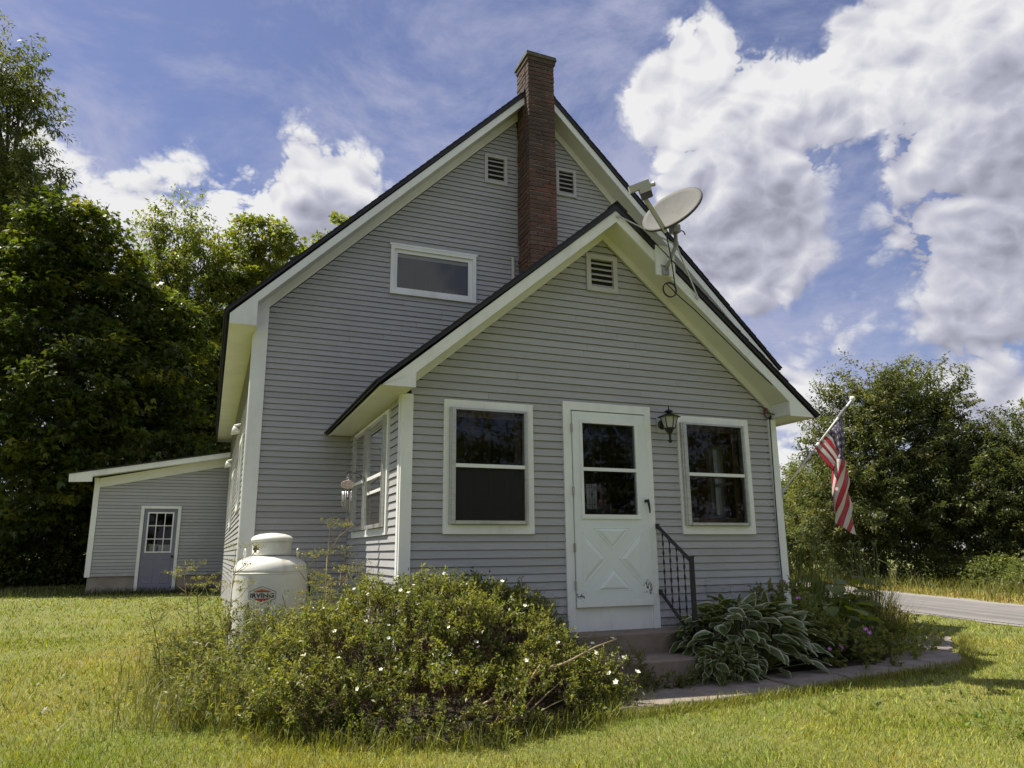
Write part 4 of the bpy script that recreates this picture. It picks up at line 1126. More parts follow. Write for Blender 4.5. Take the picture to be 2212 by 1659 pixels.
for e in ((.04, -.330, 4.235), (1.05, -.330, 3.393)):
    mb = MB(); mb.tube([EL, Vector(e) + Vector((0, -.015, 0))], .0085, 8); mb.lathe([(.02, 0), (.02, .014), (.008, .018)], 10, e, (0, -1, 0)); mb.build('strut', 'pole_metal', dish)
cab = MB()
cab.tube([bot, bot + Vector((.04, .03, -.12)), (.60, -.50, 3.80), (.68, -.42, 3.62), (.735, -.36, 3.50), (.74, -.345, 3.47)], .007, 6)
lp = [Vector((.66 + .085 * math.cos(a), -.35 - .01 * k / 20, 3.43 + .085 * math.sin(a))) for k, a in enumerate(np.linspace(1.2, 1.2 + 4 * math.pi + 1, 44))]
cab.tube([(.74, -.345, 3.50)] + lp + [(.76, -.345, 3.40)], .0065, 6)
cab.build('coaxial_cable', 'black_rubber', dish, True)
# cable that runs on down the rake, under the eave and along the corner board
pts = [(.74, -.335, 3.42), (1.0, -.332, 3.245), (1.4, -.335, 2.925), (1.75, -.334, 2.64), (2.02, -.31, 2.47), (2.20, -.28, 2.36), (2.33, -.22, 2.26), (2.36, -.14, 2.17), (2.30, -.07, 2.14), (2.20, -.03, 2.17), (2.155, -.02, 2.22), (2.145, -.02, 2.15), (2.19, -.02, 2.10), (2.23, -.02, 2.13), (2.225, -.018, 2.05), (2.222, -.018, 1.85), (2.214, -.018, 1.5), (2.205, -.018, 1.1), (2.20, -.018, .72), (2.202, -.018, .35), (2.204, -.018, -.2)]
mb = MB(); mb.tube(pts, .0065, 6); tag(mb.build('telephone_cable', 'black_rubber', None, True), 'thin black cable sagging under the porch eave and down the right corner board', 'cable')
mb = MB(); mb.box(2.172, 2.200, -.03, -.001, 2.16, 2.23); tag(mb.build('junction_block', 'red_shade'), 'small reddish cable junction block at the top of the porch corner board', 'junction box')

# ------------------------------------------------------------------ propane tank
tank = thing('propane_tank', (-3.31, 1.62, -.48), 'white upright propane tank with a domed collar lid in front of the grey wall', 'propane tank')
TC = Vector((-3.31, 1.62, 0)); TR = .385
mb = MB()
prof = [(TR - .03, -.55), (TR, -.52), (TR, .362)]
mb.lathe(prof, 48, TC); mb.build('body', 'tank_white', tank); shade_auto(bpy.context.scene.collection.objects[-1])
mb = MB(); mb.lathe([(TR + .002, .355), (TR + .004, .362), (TR + .002, .369), (TR - .02, .371)], 48, TC); mb.build('weld_seam', 'tank_white', tank, True)
mb = MB(); mb.lathe([(TR - .001, .370), (TR - .004, .40), (TR - .022, .448), (TR - .06, .492), (TR - .12, .525), (TR - .19, .542), (.05, .552)], 48, TC); mb.build('shoulder', 'tank_white', tank, True)
# collar with an opening
V = []; Fc = []; n = 48; RC = .205
zs = [.548, .575, .60, .625, .65, .70]
tocam = math.atan2(CP.y - TC.y, CP.x - TC.x); hole = tocam - .95
for z in zs:
    for k in range(n):
        a = 2 * math.pi * k / n; V.append(TC + Vector((RC * math.cos(a), RC * math.sin(a), z)))
for i in range(len(zs) - 1):
    for k in range(n):
        a = 2 * math.pi * (k + .5) / n; d = abs((a - hole + math.pi) % (2 * math.pi) - math.pi)
        if d < .22 and 1 <= i <= 3 and not (d > .15 and i in (1, 3)): continue
        Fc.append((i * n + k, i * n + (k + 1) % n, (i + 1) * n + (k + 1) % n, (i + 1) * n + k))
co = mesh_obj('collar', V, Fc, 'tank_white', tank, True); md = co.modifiers.new('t', 'SOLIDIFY'); md.thickness = .006
mb = MB(); mb.lathe([(.10, .55), (.10, .69)], 20, TC); mb.build('valve_guard', 'dark_void', tank)
mb = MB(); mb.lathe([(.212, .690), (.222, .694), (.222, .712), (.215, .730), (.190, .752), (.13, .772), (.03, .784)], 48, TC); mb.build('lid', 'tank_white', tank, True)
for a in (tocam - 1.25, tocam + 1.25):
    c = TC + Vector((.285 * math.cos(a), .285 * math.sin(a), .535)); tg = Vector((-math.sin(a), math.cos(a), 0))
    pts = [c + tg * (.032 * math.cos(q)) + Vector((0, 0, .045 + .032 * math.sin(q))) for q in np.linspace(-.9, math.pi + .9, 14)]
    mb = MB(); mb.tube([pts[0] - Vector((0, 0, .035))] + pts + [pts[-1] - Vector((0, 0, .035))], .009, 8); mb.build('lifting_lug', 'tank_white', tank, True)
mb = MB(); mb.tube([TC + Vector((.30, .05, .40)), TC + Vector((.42, .12, .30)), TC + Vector((.47, .25, .0)), TC + Vector((.50, .5, -.4))], .012, 8); mb.build('gas_hose', 'black_rubber', tank, True)

def on_tank(u, v, off=.003):
    a = tocam - .18 + u / TR
    return (TC.x + (TR + off) * math.cos(a), TC.y + (TR + off) * math.sin(a), v)
def decal(name, polys, mat, off):
    mb = MB()
    for p in polys:
        # subdivide along u so that the print follows the curve
        mb.add([on_tank(u, v, off) for u, v in p], [tuple(range(len(p)))])
    return mb.build(name, mat, tank)
LZ = .148
def band(u0, u1, v00, v01, v10, v11, n=10):
    return [[(u0 + (u1 - u0) * i / n, v00 + (v10 - v00) * i / n), (u0 + (u1 - u0) * (i + 1) / n, v00 + (v10 - v00) * (i + 1) / n), (u0 + (u1 - u0) * (i + 1) / n, v01 + (v11 - v01) * (i + 1) / n), (u0 + (u1 - u0) * i / n, v01 + (v11 - v01) * i / n)] for i in range(n)]
W2, HH, HT = .135, .034, .088
edges = [(-W2, -HH, -W2, HH), (-W2, HH, 0, HT), (0, HT, W2, HH), (W2, HH, W2, -HH), (W2, -HH, 0, -HT), (0, -HT, -W2, -HH)]
pol = []
for a, b, c, d in edges:
    L_ = math.hypot(c - a, d - b); nx_, ny_ = -(d - b) / L_ * .0022, (c - a) / L_ * .0022
    for i in range(8):
        t0, t1 = i / 8, (i + 1) / 8
        p, q = (a + (c - a) * t0, b + (d - b) * t0), (a + (c - a) * t1, b + (d - b) * t1)
        pol.append([(p[0] - nx_, LZ + p[1] - ny_), (q[0] - nx_, LZ + q[1] - ny_), (q[0] + nx_, LZ + q[1] + ny_), (p[0] + nx_, LZ + p[1] + ny_)])
decal('emblem_outline', pol, 'logo_black', .0035)
decal('emblem_red', band(-.085, 0, LZ + .031, LZ + .034, LZ + .031, LZ + .050) + band(0, .085, LZ + .031, LZ + .050, LZ + .031, LZ + .034), 'logo_red', .003)
decal('emblem_red', band(-.085, 0, LZ - .034, LZ - .031, LZ - .066, LZ - .031) + band(0, .085, LZ - .066, LZ - .031, LZ - .034, LZ - .031), 'logo_red', .003)
decal('emblem_orange', band(-.085, 0, LZ + .035, LZ + .040, LZ + .051, LZ + .066) + band(0, .085, LZ + .051, LZ + .066, LZ + .035, LZ + .040), 'logo_orange', .003)
cu = bpy.data.curves.new('lettering', 'FONT'); cu.body = 'IRVING'; cu.size = .062; cu.align_x = 'CENTER'; cu.offset = .0022; cu.space_character = 1.08
to = bpy.data.objects.new('lettering_tmp', cu); COL.objects.link(to)
dg = bpy.context.evaluated_depsgraph_get(); tm = bpy.data.meshes.new_from_object(to.evaluated_get(dg)); bpy.data.objects.remove(to)
bm = bmesh.new(); bm.from_mesh(tm); bmesh.ops.triangulate(bm, faces=bm.faces); bmesh.ops.subdivide_edges(bm, edges=[e for e in bm.edges if e.calc_length() > .02], cuts=2); bmesh.ops.triangulate(bm, faces=bm.faces)
sx = [v.co.x for v in bm.verts]; kx = .238 / (max(sx) - min(sx))
for v in bm.verts: v.co = Vector(on_tank(v.co.x * kx, LZ + v.co.y - .0225, .004))
bm.to_mesh(tm); bm.free(); tm.materials.clear(); obj_from('lettering', tm, 'logo_black', tank)

# ------------------------------------------------------------------ wind chime on its bracket
chime = thing('wind_chime', (-2.60, 1.12, 1.3), 'wind chime with mottled pink oval top and metal tubes hanging by the side window', 'wind chime')
mb = MB(); mb.tube([(-2.34, 1.55, 1.36), (-2.36, 1.52, 1.42), (-2.40, 1.42, 1.415), (-2.48, 1.28, 1.43), (-2.60, 1.12, 1.415), (-2.625, 1.09, 1.42), (-2.62, 1.085, 1.40)], .0045, 6); mb.tube([(-2.35, 1.53, 1.32), (-2.42, 1.36, 1.405)], .004, 6); mb.build('hanger', 'black_iron', chime, True)
mb = MB(); pr = [Vector((-2.602 + .014 * math.cos(a), 1.12 + .004, 1.352 + .014 * math.sin(a))) for a in np.linspace(0, 2 * math.pi, 13)]; mb.tube(pr, .0035, 6); mb.tube([(-2.602, 1.12, 1.338), (-2.602, 1.12, 1.325)], .003, 6); mb.tube([(-2.602, 1.12, 1.40), (-2.602, 1.12, 1.366)], .0015, 4); mb.build('ring', 'chime_metal', chime, True)
ax_ = Vector((.36, .90, -.12)).normalized()
mb = MB(); V = []; sxv = Vector((.927, -.375, 0)); szv = Vector((-.05, -.15, .98))
for off, s in ((-.008, .93), (-.006, 1), (.006, 1), (.008, .93)):
    for k in range(28):
        a = 2 * math.pi * k / 28; V.append(Vector((-2.604, 1.12, 1.285)) + sxv * (.075 * s * math.cos(a)) + szv * (.047 * s * math.sin(a)) + ax_ * off)
mb.add(V, [(r * 28 + k, r * 28 + (k + 1) % 28, (r + 1) * 28 + (k + 1) % 28, (r + 1) * 28 + k) for r in range(3) for k in range(28)] + [tuple(range(27, -1, -1)), tuple(range(84, 112))]); mb.build('oval_top', 'chime_pink', chime)
for dx, dy, zb in ((-.052, .0, 1.055), (-.036, .03, 1.02), (-.022, -.02, 1.03), (.030, .0, .998), (.048, .02, 1.005), (.010, .035, 1.03)):
    q = Vector((-2.604, 1.12, 0)) + sxv * dx + Vector((0, dy, 0))
    mb = MB(); mb.tube([(q.x, q.y, zb), (q.x, q.y, 1.215)], .0062, 8); mb.build('tube', 'chime_metal', chime, True)
    mb = MB(); mb.tube([(q.x, q.y, 1.215), (q.x, q.y, 1.25)], .001, 4); mb.build('cord', 'black_rubber', chime)
mb = MB(); mb.lathe([(.028, 0), (.028, .01)], 14, (-2.606, 1.13, 1.135)); mb.tube([(-2.606, 1.13, 1.145), (-2.606, 1.13, 1.25)], .001, 4); mb.build('striker', 'interior_wood', chime)
mb = MB(); mb.tube([(-2.606, 1.13, 1.135), (-2.60, 1.125, .94)], .001, 4)
mb.prism([Vector((-2.598, 1.12, .945)) + sxv * u + szv * v for u, v in ((0, 0), (.020, -.03), (.024, -.07), (0, -.105), (-.022, -.07), (-.018, -.03))], ax_ * .006); mb.build('wind_sail', 'pale_wood', chime)

# ------------------------------------------------------------------ things inside the porch
mb = MB(); lg = thing('leaded_glass_panel', (.25, .9, 1.05), 'pale leaded glass panel dimly seen through the storm door', 'glass panel')
X0, X1, Z0, Z1, Yp = .19, .325, 1.05, 1.345, .90
mb = MB(); mb.box(X0, X1, Yp, Yp + .012, Z0, Z1); mb.build('glass_sheet', 'logo_white', lg); mb = MB(); mb.tube([((X0 + X1) / 2, Yp + .006, Z1), ((X0 + X1) / 2, Yp + .006, 2.30)], .0015, 4); mb.build('hanging_wire', 'lead', lg)
mb = MB()
for x in (X0 + .035, X0 + .068, X0 + .10): mb.box(x - .0018, x + .0018, Yp - .004, Yp - .0005, Z0, Z1)
for z in (Z0 + .05, Z0 + .25): mb.box(X0, X1, Yp - .0085, Yp - .0045, z - .0018, z + .0018)
mb.prism([(X0 + .068, Yp - .013, Z0 + .20), (X0 + .09, Yp - .013, Z0 + .17), (X0 + .068, Yp - .013, Z0 + .14), (X0 + .046, Yp - .013, Z0 + .17)], (0, .004, 0))
mb.build('lead_came', 'lead', lg)
mb = MB(); mb.lathe([(.004, .26), (.022, .24), (.018, .10), (.036, .085), (.046, .03), (.048, .0), (.04, .0)], 14, (.42, .95, 1.085)); mb.tube([(.42, .95, 1.34), (.42, .95, 2.30)], .002, 4); tag(mb.build('hanging_lampshade', 'red_shade', None, True), 'small red bell shade hanging behind the lower glass of the storm door', 'lampshade')
mb = MB(); V = []
mb.lathe([(.24, 0), (.235, .05), (.20, .10), (.13, .14), (.02, .155)], 24, (1.70, .50, .82)); mb.lathe([(.03, -.85), (.03, -.001)], 10, (1.70, .50, .82)); tag(mb.build('domed_stool', 'grey_cushion', None, True), 'grey domed cushion top behind the lower right porch window', 'stool')

# ------------------------------------------------------------------ stake by the road
sp = at(1948, 1258, 24.5)
gzs = float(gz(sp.x, sp.y))
mb = MB(); mb.hexa([(sp.x - .09, sp.y - .09, gzs - .1), (sp.x + .09, sp.y - .09, gzs - .1), (sp.x + .09, sp.y + .09, gzs - .1), (sp.x - .09, sp.y + .09, gzs - .1), (sp.x - .05, sp.y - .09, gzs + .52), (sp.x + .13, sp.y - .09, gzs + .55), (sp.x + .13, sp.y + .09, gzs + .55), (sp.x - .05, sp.y + .09, gzs + .52)])
tag(mb.build('wooden_stake', 'grey_wood'), 'short weathered grey wooden stake at the far edge of the road', 'stake')

# ------------------------------------------------------------------ plants: helpers
def nrm(v):
    v = np.asarray(v, float); l = np.linalg.norm(v, axis=-1, keepdims=True); l[l < 1e-9] = 1; return v / l
def leaf_quads(P, D, U, L, Wd, fold=.18, droop=0.0, wide=.45):
    P = np.asarray(P, float); D = nrm(D); S = nrm(np.cross(D, U)); Nn = np.cross(S, D)
    L = np.broadcast_to(np.asarray(L, float), (len(P),))[:, None]; Wd = np.broadcast_to(np.asarray(Wd, float), (len(P),))[:, None]
    mid = P + D * L * wide
    tip = P + D * L + np.array([0, 0, -1.0]) * L * droop
    return np.stack([P, mid + S * Wd * .5 + Nn * Wd * fold, tip, mid - S * Wd * .5 + Nn * Wd * fold], 1)
def jitter(cols, r, amt=.18, hue=.06):
    c = np.array(cols, float) * (1 + r.normal(0, amt, (len(cols), 1)))
    c = c * (1 + r.normal(0, hue, (len(cols), 3)))
    return np.clip(c, .004, 1)
def lerpc(a, b, t): return np.asarray(a) * (1 - t[:, None]) + np.asarray(b) * t[:, None]
def ribbons(paths, widths, side=None):
    """paths (n,k,3) with widths (n,k): flat ribbons as quads -> (n*(k-1),4,3)"""
    n, k, _ = paths.shape
    d = np.gradient(paths, axis=1)
    if side is None: side = np.cross(d, np.array([0, 0, 1.0])); 
    s = nrm(side + 1e-6)
    a = paths - s * widths[..., None] / 2; b = paths + s * widths[..., None] / 2
    return np.stack([a[:, :-1], b[:, :-1], b[:, 1:], a[:, 1:]], 2).reshape(-1, 4, 3)

def lownoise(x, y, seed, scale):
    r = np.random.default_rng(seed); v = np.zeros_like(x)
    for k in range(9):
        a = r.uniform(0, 6.28); f = scale * r.uniform(.6, 2.2); v += np.sin((x * np.cos(a) + y * np.sin(a)) * f + r.uniform(0, 6.28)) * r.uniform(.5, 1)
    return v / 3.2

# ------------------------------------------------------------------ trees
def make_tree(name, label, group, base, lobes, nc, per, L, Wd, cols, style='leaf', tr=.16, seed=1, flat=.55, cr=.45, droop=.25, cat='tree', limbs=True, inner=.15):
    r = np.random.default_rng(seed)
    bz = float(gz(base[0], base[1]))
    root = thing(name, (base[0], base[1], bz), label, cat, group)
    lob = np.array(lobes, float)
    # clump centres near the lobes' surfaces
    vol = lob[:, 3] * lob[:, 4] + lob[:, 3] * lob[:, 5]; pick = r.choice(len(lob), size=nc * 3, p=vol / vol.sum())
    d = nrm(r.normal(size=(nc * 3, 3))); rad = np.where(r.random(nc * 3) < inner, r.uniform(.2, .8, nc * 3), r.uniform(.78, 1.06, nc * 3))
    C = lob[pick, :3] + d * lob[pick, 3:6] * rad[:, None]
    keep = np.ones(len(C), bool)
    for k in range(len(lob)):
        q = np.linalg.norm((C - lob[k, :3]) / lob[k, 3:6], axis=1); keep &= ~((q < .62) & (pick != k) & (r.random(len(C)) < .85))
    keep &= C[:, 2] > gz(C[:, 0], C[:, 1]) + .15
    C = C[keep][:nc]; dirc = d[keep][:nc]
    n = len(C)
    cr_ = cr * r.uniform(.6, 1.35, n)
    idx = np.repeat(np.arange(n), per); N = len(idx)
    off = r.normal(size=(N, 3)); off = nrm(off) * (r.random(N) ** .5)[:, None]; off[:, 2] *= flat
    P = C[idx] + off * cr_[idx][:, None]
    if style == 'spray':      # long shoots, leaves strung along
        sh = nrm(dirc + r.normal(0, .35, (n, 3)) + np.array([0, 0, .35])); tpos = r.uniform(-1, 1.3, N)
        P = C[idx] + sh[idx] * (tpos * cr_[idx] * 1.1)[:, None] + off * cr_[idx][:, None] * .32
    D = nrm(off + dirc[idx] * .4 + r.normal(0, .45, (N, 3)) + np.array([0, 0, -droop]))
    U = nrm(np.array([0, 0, 1.0]) + r.normal(0, .55, (N, 3)) + dirc[idx] * .35)
    ccol = lerpc(cols[0], cols[1], r.random(n) ** 1.2)
    if len(cols) > 2: m_ = r.random(n) < .12; ccol[m_] = np.asarray(cols[2])
    col = jitter(ccol[idx], r, .2, .07)
    Ls = L * r.uniform(.65, 1.25, N)
    if style == 'palmate':
        S = nrm(np.cross(D, U)); Q = []
        for a, k in ((0, 1.0), (.85, .82), (-.85, .82)):
            DD = D * math.cos(a) + S * math.sin(a); Q.append(leaf_quads(P, DD, U, Ls * k, Ls * .48 * k, .1, .12, .5))
        V = np.concatenate(Q); col = np.concatenate([col] * 3)
    else:
        V = leaf_quads(P, D, U, Ls, Wd * r.uniform(.7, 1.2, N), .15, .12)
    quad_mesh('crown', V, col, 'foliage', root)
    if limbs:
        mb = MB(); top = lob[np.argmax(lob[:, 2])]
        c0 = lob[:, :3].mean(0); b0 = np.array([base[0], base[1], bz - .1])
        path = [b0, b0 * .6 + np.array([c0[0], c0[1], c0[2]]) * .4 + r.normal(0, .12, 3) * np.array([1, 1, 0]), c0 + r.normal(0, .15, 3), top[:3]]
        mb.tube(path, [tr, tr * .8, tr * .5, tr * .12], 8); mb.build('trunk', 'bark', root, True)
        for q in lob:
            t = r.uniform(.3, .8); a = np.array(path[1]) * (1 - t) + np.array(path[2]) * t; e = q[:3]; m_ = (a + e) / 2 + np.array([0, 0, -.15])
            lm = MB(); lm.tube([a, m_, e], [tr * .36, tr * .26, tr * .12], 6)
            near = np.argsort(np.linalg.norm(C - e, axis=1))[:10]
            for j in near: lm.tube([e + (m_ - e) * r.uniform(0, .6), (e + C[j]) / 2 + r.normal(0, .08, 3), C[j]], [tr * .11, tr * .07, tr * .03], 4, False)
            lm.build('limb', 'bark', root, True)
    return root

def LB(*q): # lobes from (px, py, depth, radius[, squash])
    out = []
    for e in q:
        p = at(e[0], e[1], e[2]); z = e[4] if len(e) > 4 else .9
        out.append((p.x, p.y, p.z, e[3], e[3], e[3] * z))
    return out
def foot(px, depth):
    p = at(px, 1190, depth); return (p.x, p.y)

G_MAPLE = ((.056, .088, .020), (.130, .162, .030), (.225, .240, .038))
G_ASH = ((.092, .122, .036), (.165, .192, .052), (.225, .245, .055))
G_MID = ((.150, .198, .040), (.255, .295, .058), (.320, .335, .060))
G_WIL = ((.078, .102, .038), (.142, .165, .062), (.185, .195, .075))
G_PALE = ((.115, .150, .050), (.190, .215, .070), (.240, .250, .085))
GW = 'woodland trees behind the shed'
make_tree('ash_tree', 'tall ash tree with hanging narrow leaves at the far left edge', GW, foot(-60, 24),
          LB((-20, 160, 24, 1.3), (20, 250, 24, 1.15), (45, 215, 24, .8), (-30, 330, 24, 1.5), (30, 380, 23.5, .9), (-60, 480, 24, 2.2), (70, 460, 23, 1.3), (20, 580, 22.5, 1.7), (-30, 720, 23, 2.0), (110, 560, 22.5, 1.1)), 760, 80, .17, .055, G_ASH, 'spray', .26, 21, cr=.5, droop=.55)
make_tree('maple_tree', 'broad dark green maple tree left of the lean-to shed', GW, foot(120, 21),
          LB((150, 500, 21, 1.1), (120, 600, 21, 1.6), (215, 560, 21.5, 1.0), (225, 680, 21.5, 1.7), (60, 700, 20.5, 1.8), (140, 820, 20, 2.1), (280, 820, 21.5, 1.9), (330, 940, 22, 1.5), (40, 900, 19.5, 1.9), (190, 970, 20, 1.8), (60, 1060, 19.5, 1.5), (350, 720, 22.5, 1.3), (150, 1060, 20, 1.3)), 900, 42, .165, .1, G_MAPLE, 'palmate', .30, 22, .38, .55, .15)
make_tree('young_ash_tree', 'light airy ash tree rising above the maple toward the house', GW, foot(390, 27),
          LB((400, 500, 27, 1.1), (350, 560, 27, 1.0), (450, 560, 27, 1.0), (320, 640, 27, 1.3), (400, 650, 26.5, 1.7), (360, 780, 26, 1.9), (430, 850, 26, 1.8)), 560, 70, .16, .065, G_MID, 'spray', .2, 23, cr=.5, droop=.45, inner=.1)
make_tree('young_maple_tree', 'yellow-green maple with a loose crown just left of the main roof', GW, foot(540, 28),
          LB((560, 520, 28.5, 1.0), (600, 560, 28.5, 1.0), (520, 600, 28, 1.2), (580, 650, 28, 1.5), (480, 690, 27.5, 1.5), (500, 800, 27, 1.9), (430, 740, 27, 1.3), (460, 930, 26, 1.8)), 520, 40, .16, .1, G_MID, 'palmate', .2, 24, .45, .5, .2, inner=.1)
make_tree('distant_maple_tree', 'small yellow-green tree top showing over the left roof slope', GW, foot(745, 34),
          LB((752, 500, 34, .85), (720, 545, 34, 1.0), (770, 560, 34, 1.2), (700, 640, 34, 2.2), (790, 660, 34, 2.2)), 220, 40, .17, .1, G_MID, 'palmate', .2, 25, .5, .45)
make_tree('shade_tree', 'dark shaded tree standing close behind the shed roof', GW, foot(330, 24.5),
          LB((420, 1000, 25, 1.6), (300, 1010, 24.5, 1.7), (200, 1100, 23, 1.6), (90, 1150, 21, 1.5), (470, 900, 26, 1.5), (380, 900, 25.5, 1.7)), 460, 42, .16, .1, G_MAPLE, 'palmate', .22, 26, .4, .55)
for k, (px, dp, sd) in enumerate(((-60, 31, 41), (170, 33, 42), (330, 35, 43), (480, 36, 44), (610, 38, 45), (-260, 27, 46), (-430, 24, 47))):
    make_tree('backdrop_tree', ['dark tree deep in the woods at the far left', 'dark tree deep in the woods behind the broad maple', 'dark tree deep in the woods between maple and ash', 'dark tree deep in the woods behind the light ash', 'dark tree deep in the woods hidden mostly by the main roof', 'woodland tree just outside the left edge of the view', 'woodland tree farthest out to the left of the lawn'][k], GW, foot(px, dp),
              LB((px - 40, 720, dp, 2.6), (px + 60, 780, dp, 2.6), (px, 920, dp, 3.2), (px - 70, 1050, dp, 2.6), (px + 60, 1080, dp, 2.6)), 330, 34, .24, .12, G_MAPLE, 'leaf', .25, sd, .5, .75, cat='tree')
for k, (px, py, dp) in enumerate(((20, 1215, 19.5), (110, 1225, 20), (180, 1235, 20.5), (-60, 1200, 19))):
    make_tree('understory_shrub', ['low dark shrub at the foot of the woods, left edge', 'low dark shrub at the foot of the woods beneath the maple', 'low dark shrub beside the shed corner', 'low dark shrub outermost at the left edge'][k], 'low shrubs at the foot of the woods', foot(px, dp),
              LB((px, py, dp, .8), (px - 30, py + 40, dp - .3, .6), (px + 30, py + 35, dp - .3, .6)), 90, 40, .12, .06, G_MAPLE, 'leaf', .05, 60 + k, cr=.35, cat='shrub')
GR = 'trees beyond the road'
make_tree('willow_tree', 'tall twin-topped dark green tree behind the flag, beyond the road', GR, foot(1900, 26),
          LB((1890, 835, 26, 1.0), (1850, 900, 26, 1.25), (1930, 890, 26, 1.0), (1830, 960, 26, 1.1), (2005, 850, 26.5, .9), (2040, 880, 26.5, .8), (2010, 940, 26, 1.2), (1920, 990, 25.5, 1.6), (1790, 985, 26, .7), (1850, 1070, 25, 1.6), (1950, 1100, 25, 1.6), (1800, 1120, 25.5, 1.2)), 1000, 80, .13, .058, G_WIL, 'spray', .2, 31, cr=.5, droop=.2)
make_tree('alder_tree', 'rounded dark green tree beyond the road at the right edge', GR, foot(2140, 25),
          LB((2090, 985, 25, 1.1), (2060, 1060, 24.5, 1.4), (2150, 985, 25.5, 1.0), (2140, 1070, 24.5, 1.6), (2215, 960, 25, 1.2), (2240, 1060, 24.5, 1.8), (2080, 1140, 24, 1.3), (2180, 1160, 24, 1.4), (2280, 1160, 24, 1.4), (2010, 1170, 24.5, 1.0)), 950, 80, .13, .058, G_WIL, 'spray', .18, 32, cr=.42, droop=.2)
make_tree('hedgerow_tree', 'paler green bushy tree down the road right of the porch corner', GR, foot(1720, 33),
          LB((1740, 1040, 34, .9), (1700, 1075, 33, 1.2), (1765, 1085, 32, 1.3), (1720, 1150, 31, 1.5), (1785, 1170, 29, 1.2), (1650, 1120, 33, 1.6), (1690, 1190, 30, 1.0)), 520, 70, .14, .065, G_PALE, 'spray', .15, 33, cr=.45)
make_tree('far_hedgerow_tree', 'far dark tree filling the gap down the road', GR, foot(1790, 42),
          LB((1790, 1080, 42, 2.2), (1720, 1110, 42, 2.2), (1850, 1100, 40, 2.2), (1640, 1120, 42, 2.4)), 260, 40, .2, .09, G_WIL, 'leaf', .15, 34, cr=.7)
make_tree('rear_thicket_tree', 'dark tree behind the two larger ones at the right edge', GR, foot(2100, 32),
          LB((2050, 1040, 32, 2.0), (2160, 1050, 32, 2.2), (1950, 1100, 31, 2.2), (2260, 1060, 32, 2.2), (2100, 1150, 31, 2.2), (1850, 1150, 31, 2.0)), 330, 40, .18, .09, G_WIL, 'leaf', .15, 35, cr=.7)
for k, (px, py, dp) in enumerate(((1850, 1215, 24.5), (2010, 1220, 23.5), (2090, 1225, 23), (2160, 1235, 21.5), (2240, 1240, 20))):
    make_tree('verge_shrub', ['low shrub left of the grey stake beyond the road', 'low shrub just right of the grey stake', 'low leafy shrub under the rounded tree beyond the road', 'low pale shrub at the roadside near the right edge', 'low shrub at the roadside outermost right'][k], 'shrubs along the far verge', foot(px, dp),
              LB((px, py, dp, .55), (px - 30, py + 15, dp, .5), (px + 30, py + 15, dp, .5)), 80, 40, .09, .045, G_PALE if k > 2 else G_WIL, 'leaf', .04, 70 + k, cr=.3, cat='shrub')

for k, (x, y, h) in enumerate(((-3, -30, 8.5), (3, -27, 8), (9, -29, 9), (15, -26, 8), (-10, -27, 9), (20, -23, 8.5), (26, -20, 9))):
    make_tree('opposite_tree', 'tree across the lawn, showing only as dark reflection in the porch glass', 'trees mirrored in the porch windows', (x, y),
              [(x, y, h * .75, 2.4, 2.4, 2.4), (x - 1.6, y, h * .5, 2.4, 2.2, 2.2), (x + 1.7, y, h * .5, 2.4, 2.2, 2.2), (x, y, h * .28, 2.8, 2.2, 2.0)], 260, 34, .26, .14, G_MAPLE, 'leaf', .25, 80 + k, .5, .8)

# ------------------------------------------------------------------ lawn
def inside_poly(x, y, poly):
    c = np.zeros(len(x), bool); n = len(poly); j = n - 1
    for i in range(n):
        xi, yi = poly[i]; xj, yj = poly[j]
        with np.errstate(divide='ignore', invalid='ignore'):
            c ^= ((yi > y) != (yj > y)) & (x < (xj - xi) * (y - yi) / (yj - yi + 1e-12) + xi)
        j = i
    return c
BUSH_BED = [(-3.75, -.2), (-3.45, -1.2), (-2.9, -1.7), (-2.1, -1.9), (-1.2, -1.65), (-.65, -1.2), (-.6, -.5), (-.7, .1), (-2.3, .1), (-2.4, 2.9), (-3.4, 2.9), (-3.7, 1.5)]
FLOWER_BED = [(.7, .1), (.7, -.95), (1.6, -1.0), (2.6, -.9), (3.6, -.30), (4.5, .45), (4.4, 1.6), (3.6, 2.9), (2.3, 2.9), (2.3, .1)]
DRY = [(-4.5, 3.2, .6, 1.0, .7), (-4.45, 1.2, .5, .8, .6), (-4.6, 5.5, .8, 1.8, .35), (-3.5, -1.9, .5, .25, .35), (-5.3, .2, .8, 1.0, .35), (-2.1, -2.3, 1.2, .3, .3), (2.2, -2.4, 1.5, .6, .35), (5.5, -.5, 1.5, .8, .3)]
def lawn_colour(x, y, r):
    t = np.clip(.5 + .5 * lownoise(x, y, 3, 1.1), 0, 1)
    c = lerpc((.185, .245, .048), (.285, .298, .070), t)
    t2 = np.clip(lownoise(x, y, 8, 4.0) * .5 + .3, 0, 1); c = lerpc((1, 1, 1), (1.18, 1.05, 1.1), t2) * c
    for cx, cy, sx, sy, a in DRY:
        w = a * np.exp(-((x - cx) / sx) ** 2 - ((y - cy) / sy) ** 2); c = c * (1 - w[:, None]) + np.array([.37, .31, .10]) * w[:, None]
    w = np.clip((x - 9) / 2, 0, 1) * .6; c = c * (1 - w[:, None]) + np.array([.42, .35, .11]) * w[:, None]
    dry = r.random(len(x)) < .06; c[dry] = c[dry] * .4 + np.array([.45, .38, .17]) * .6
    return jitter(c * np.array([1.22, 1.24, 1.0]), r, .34, .08)
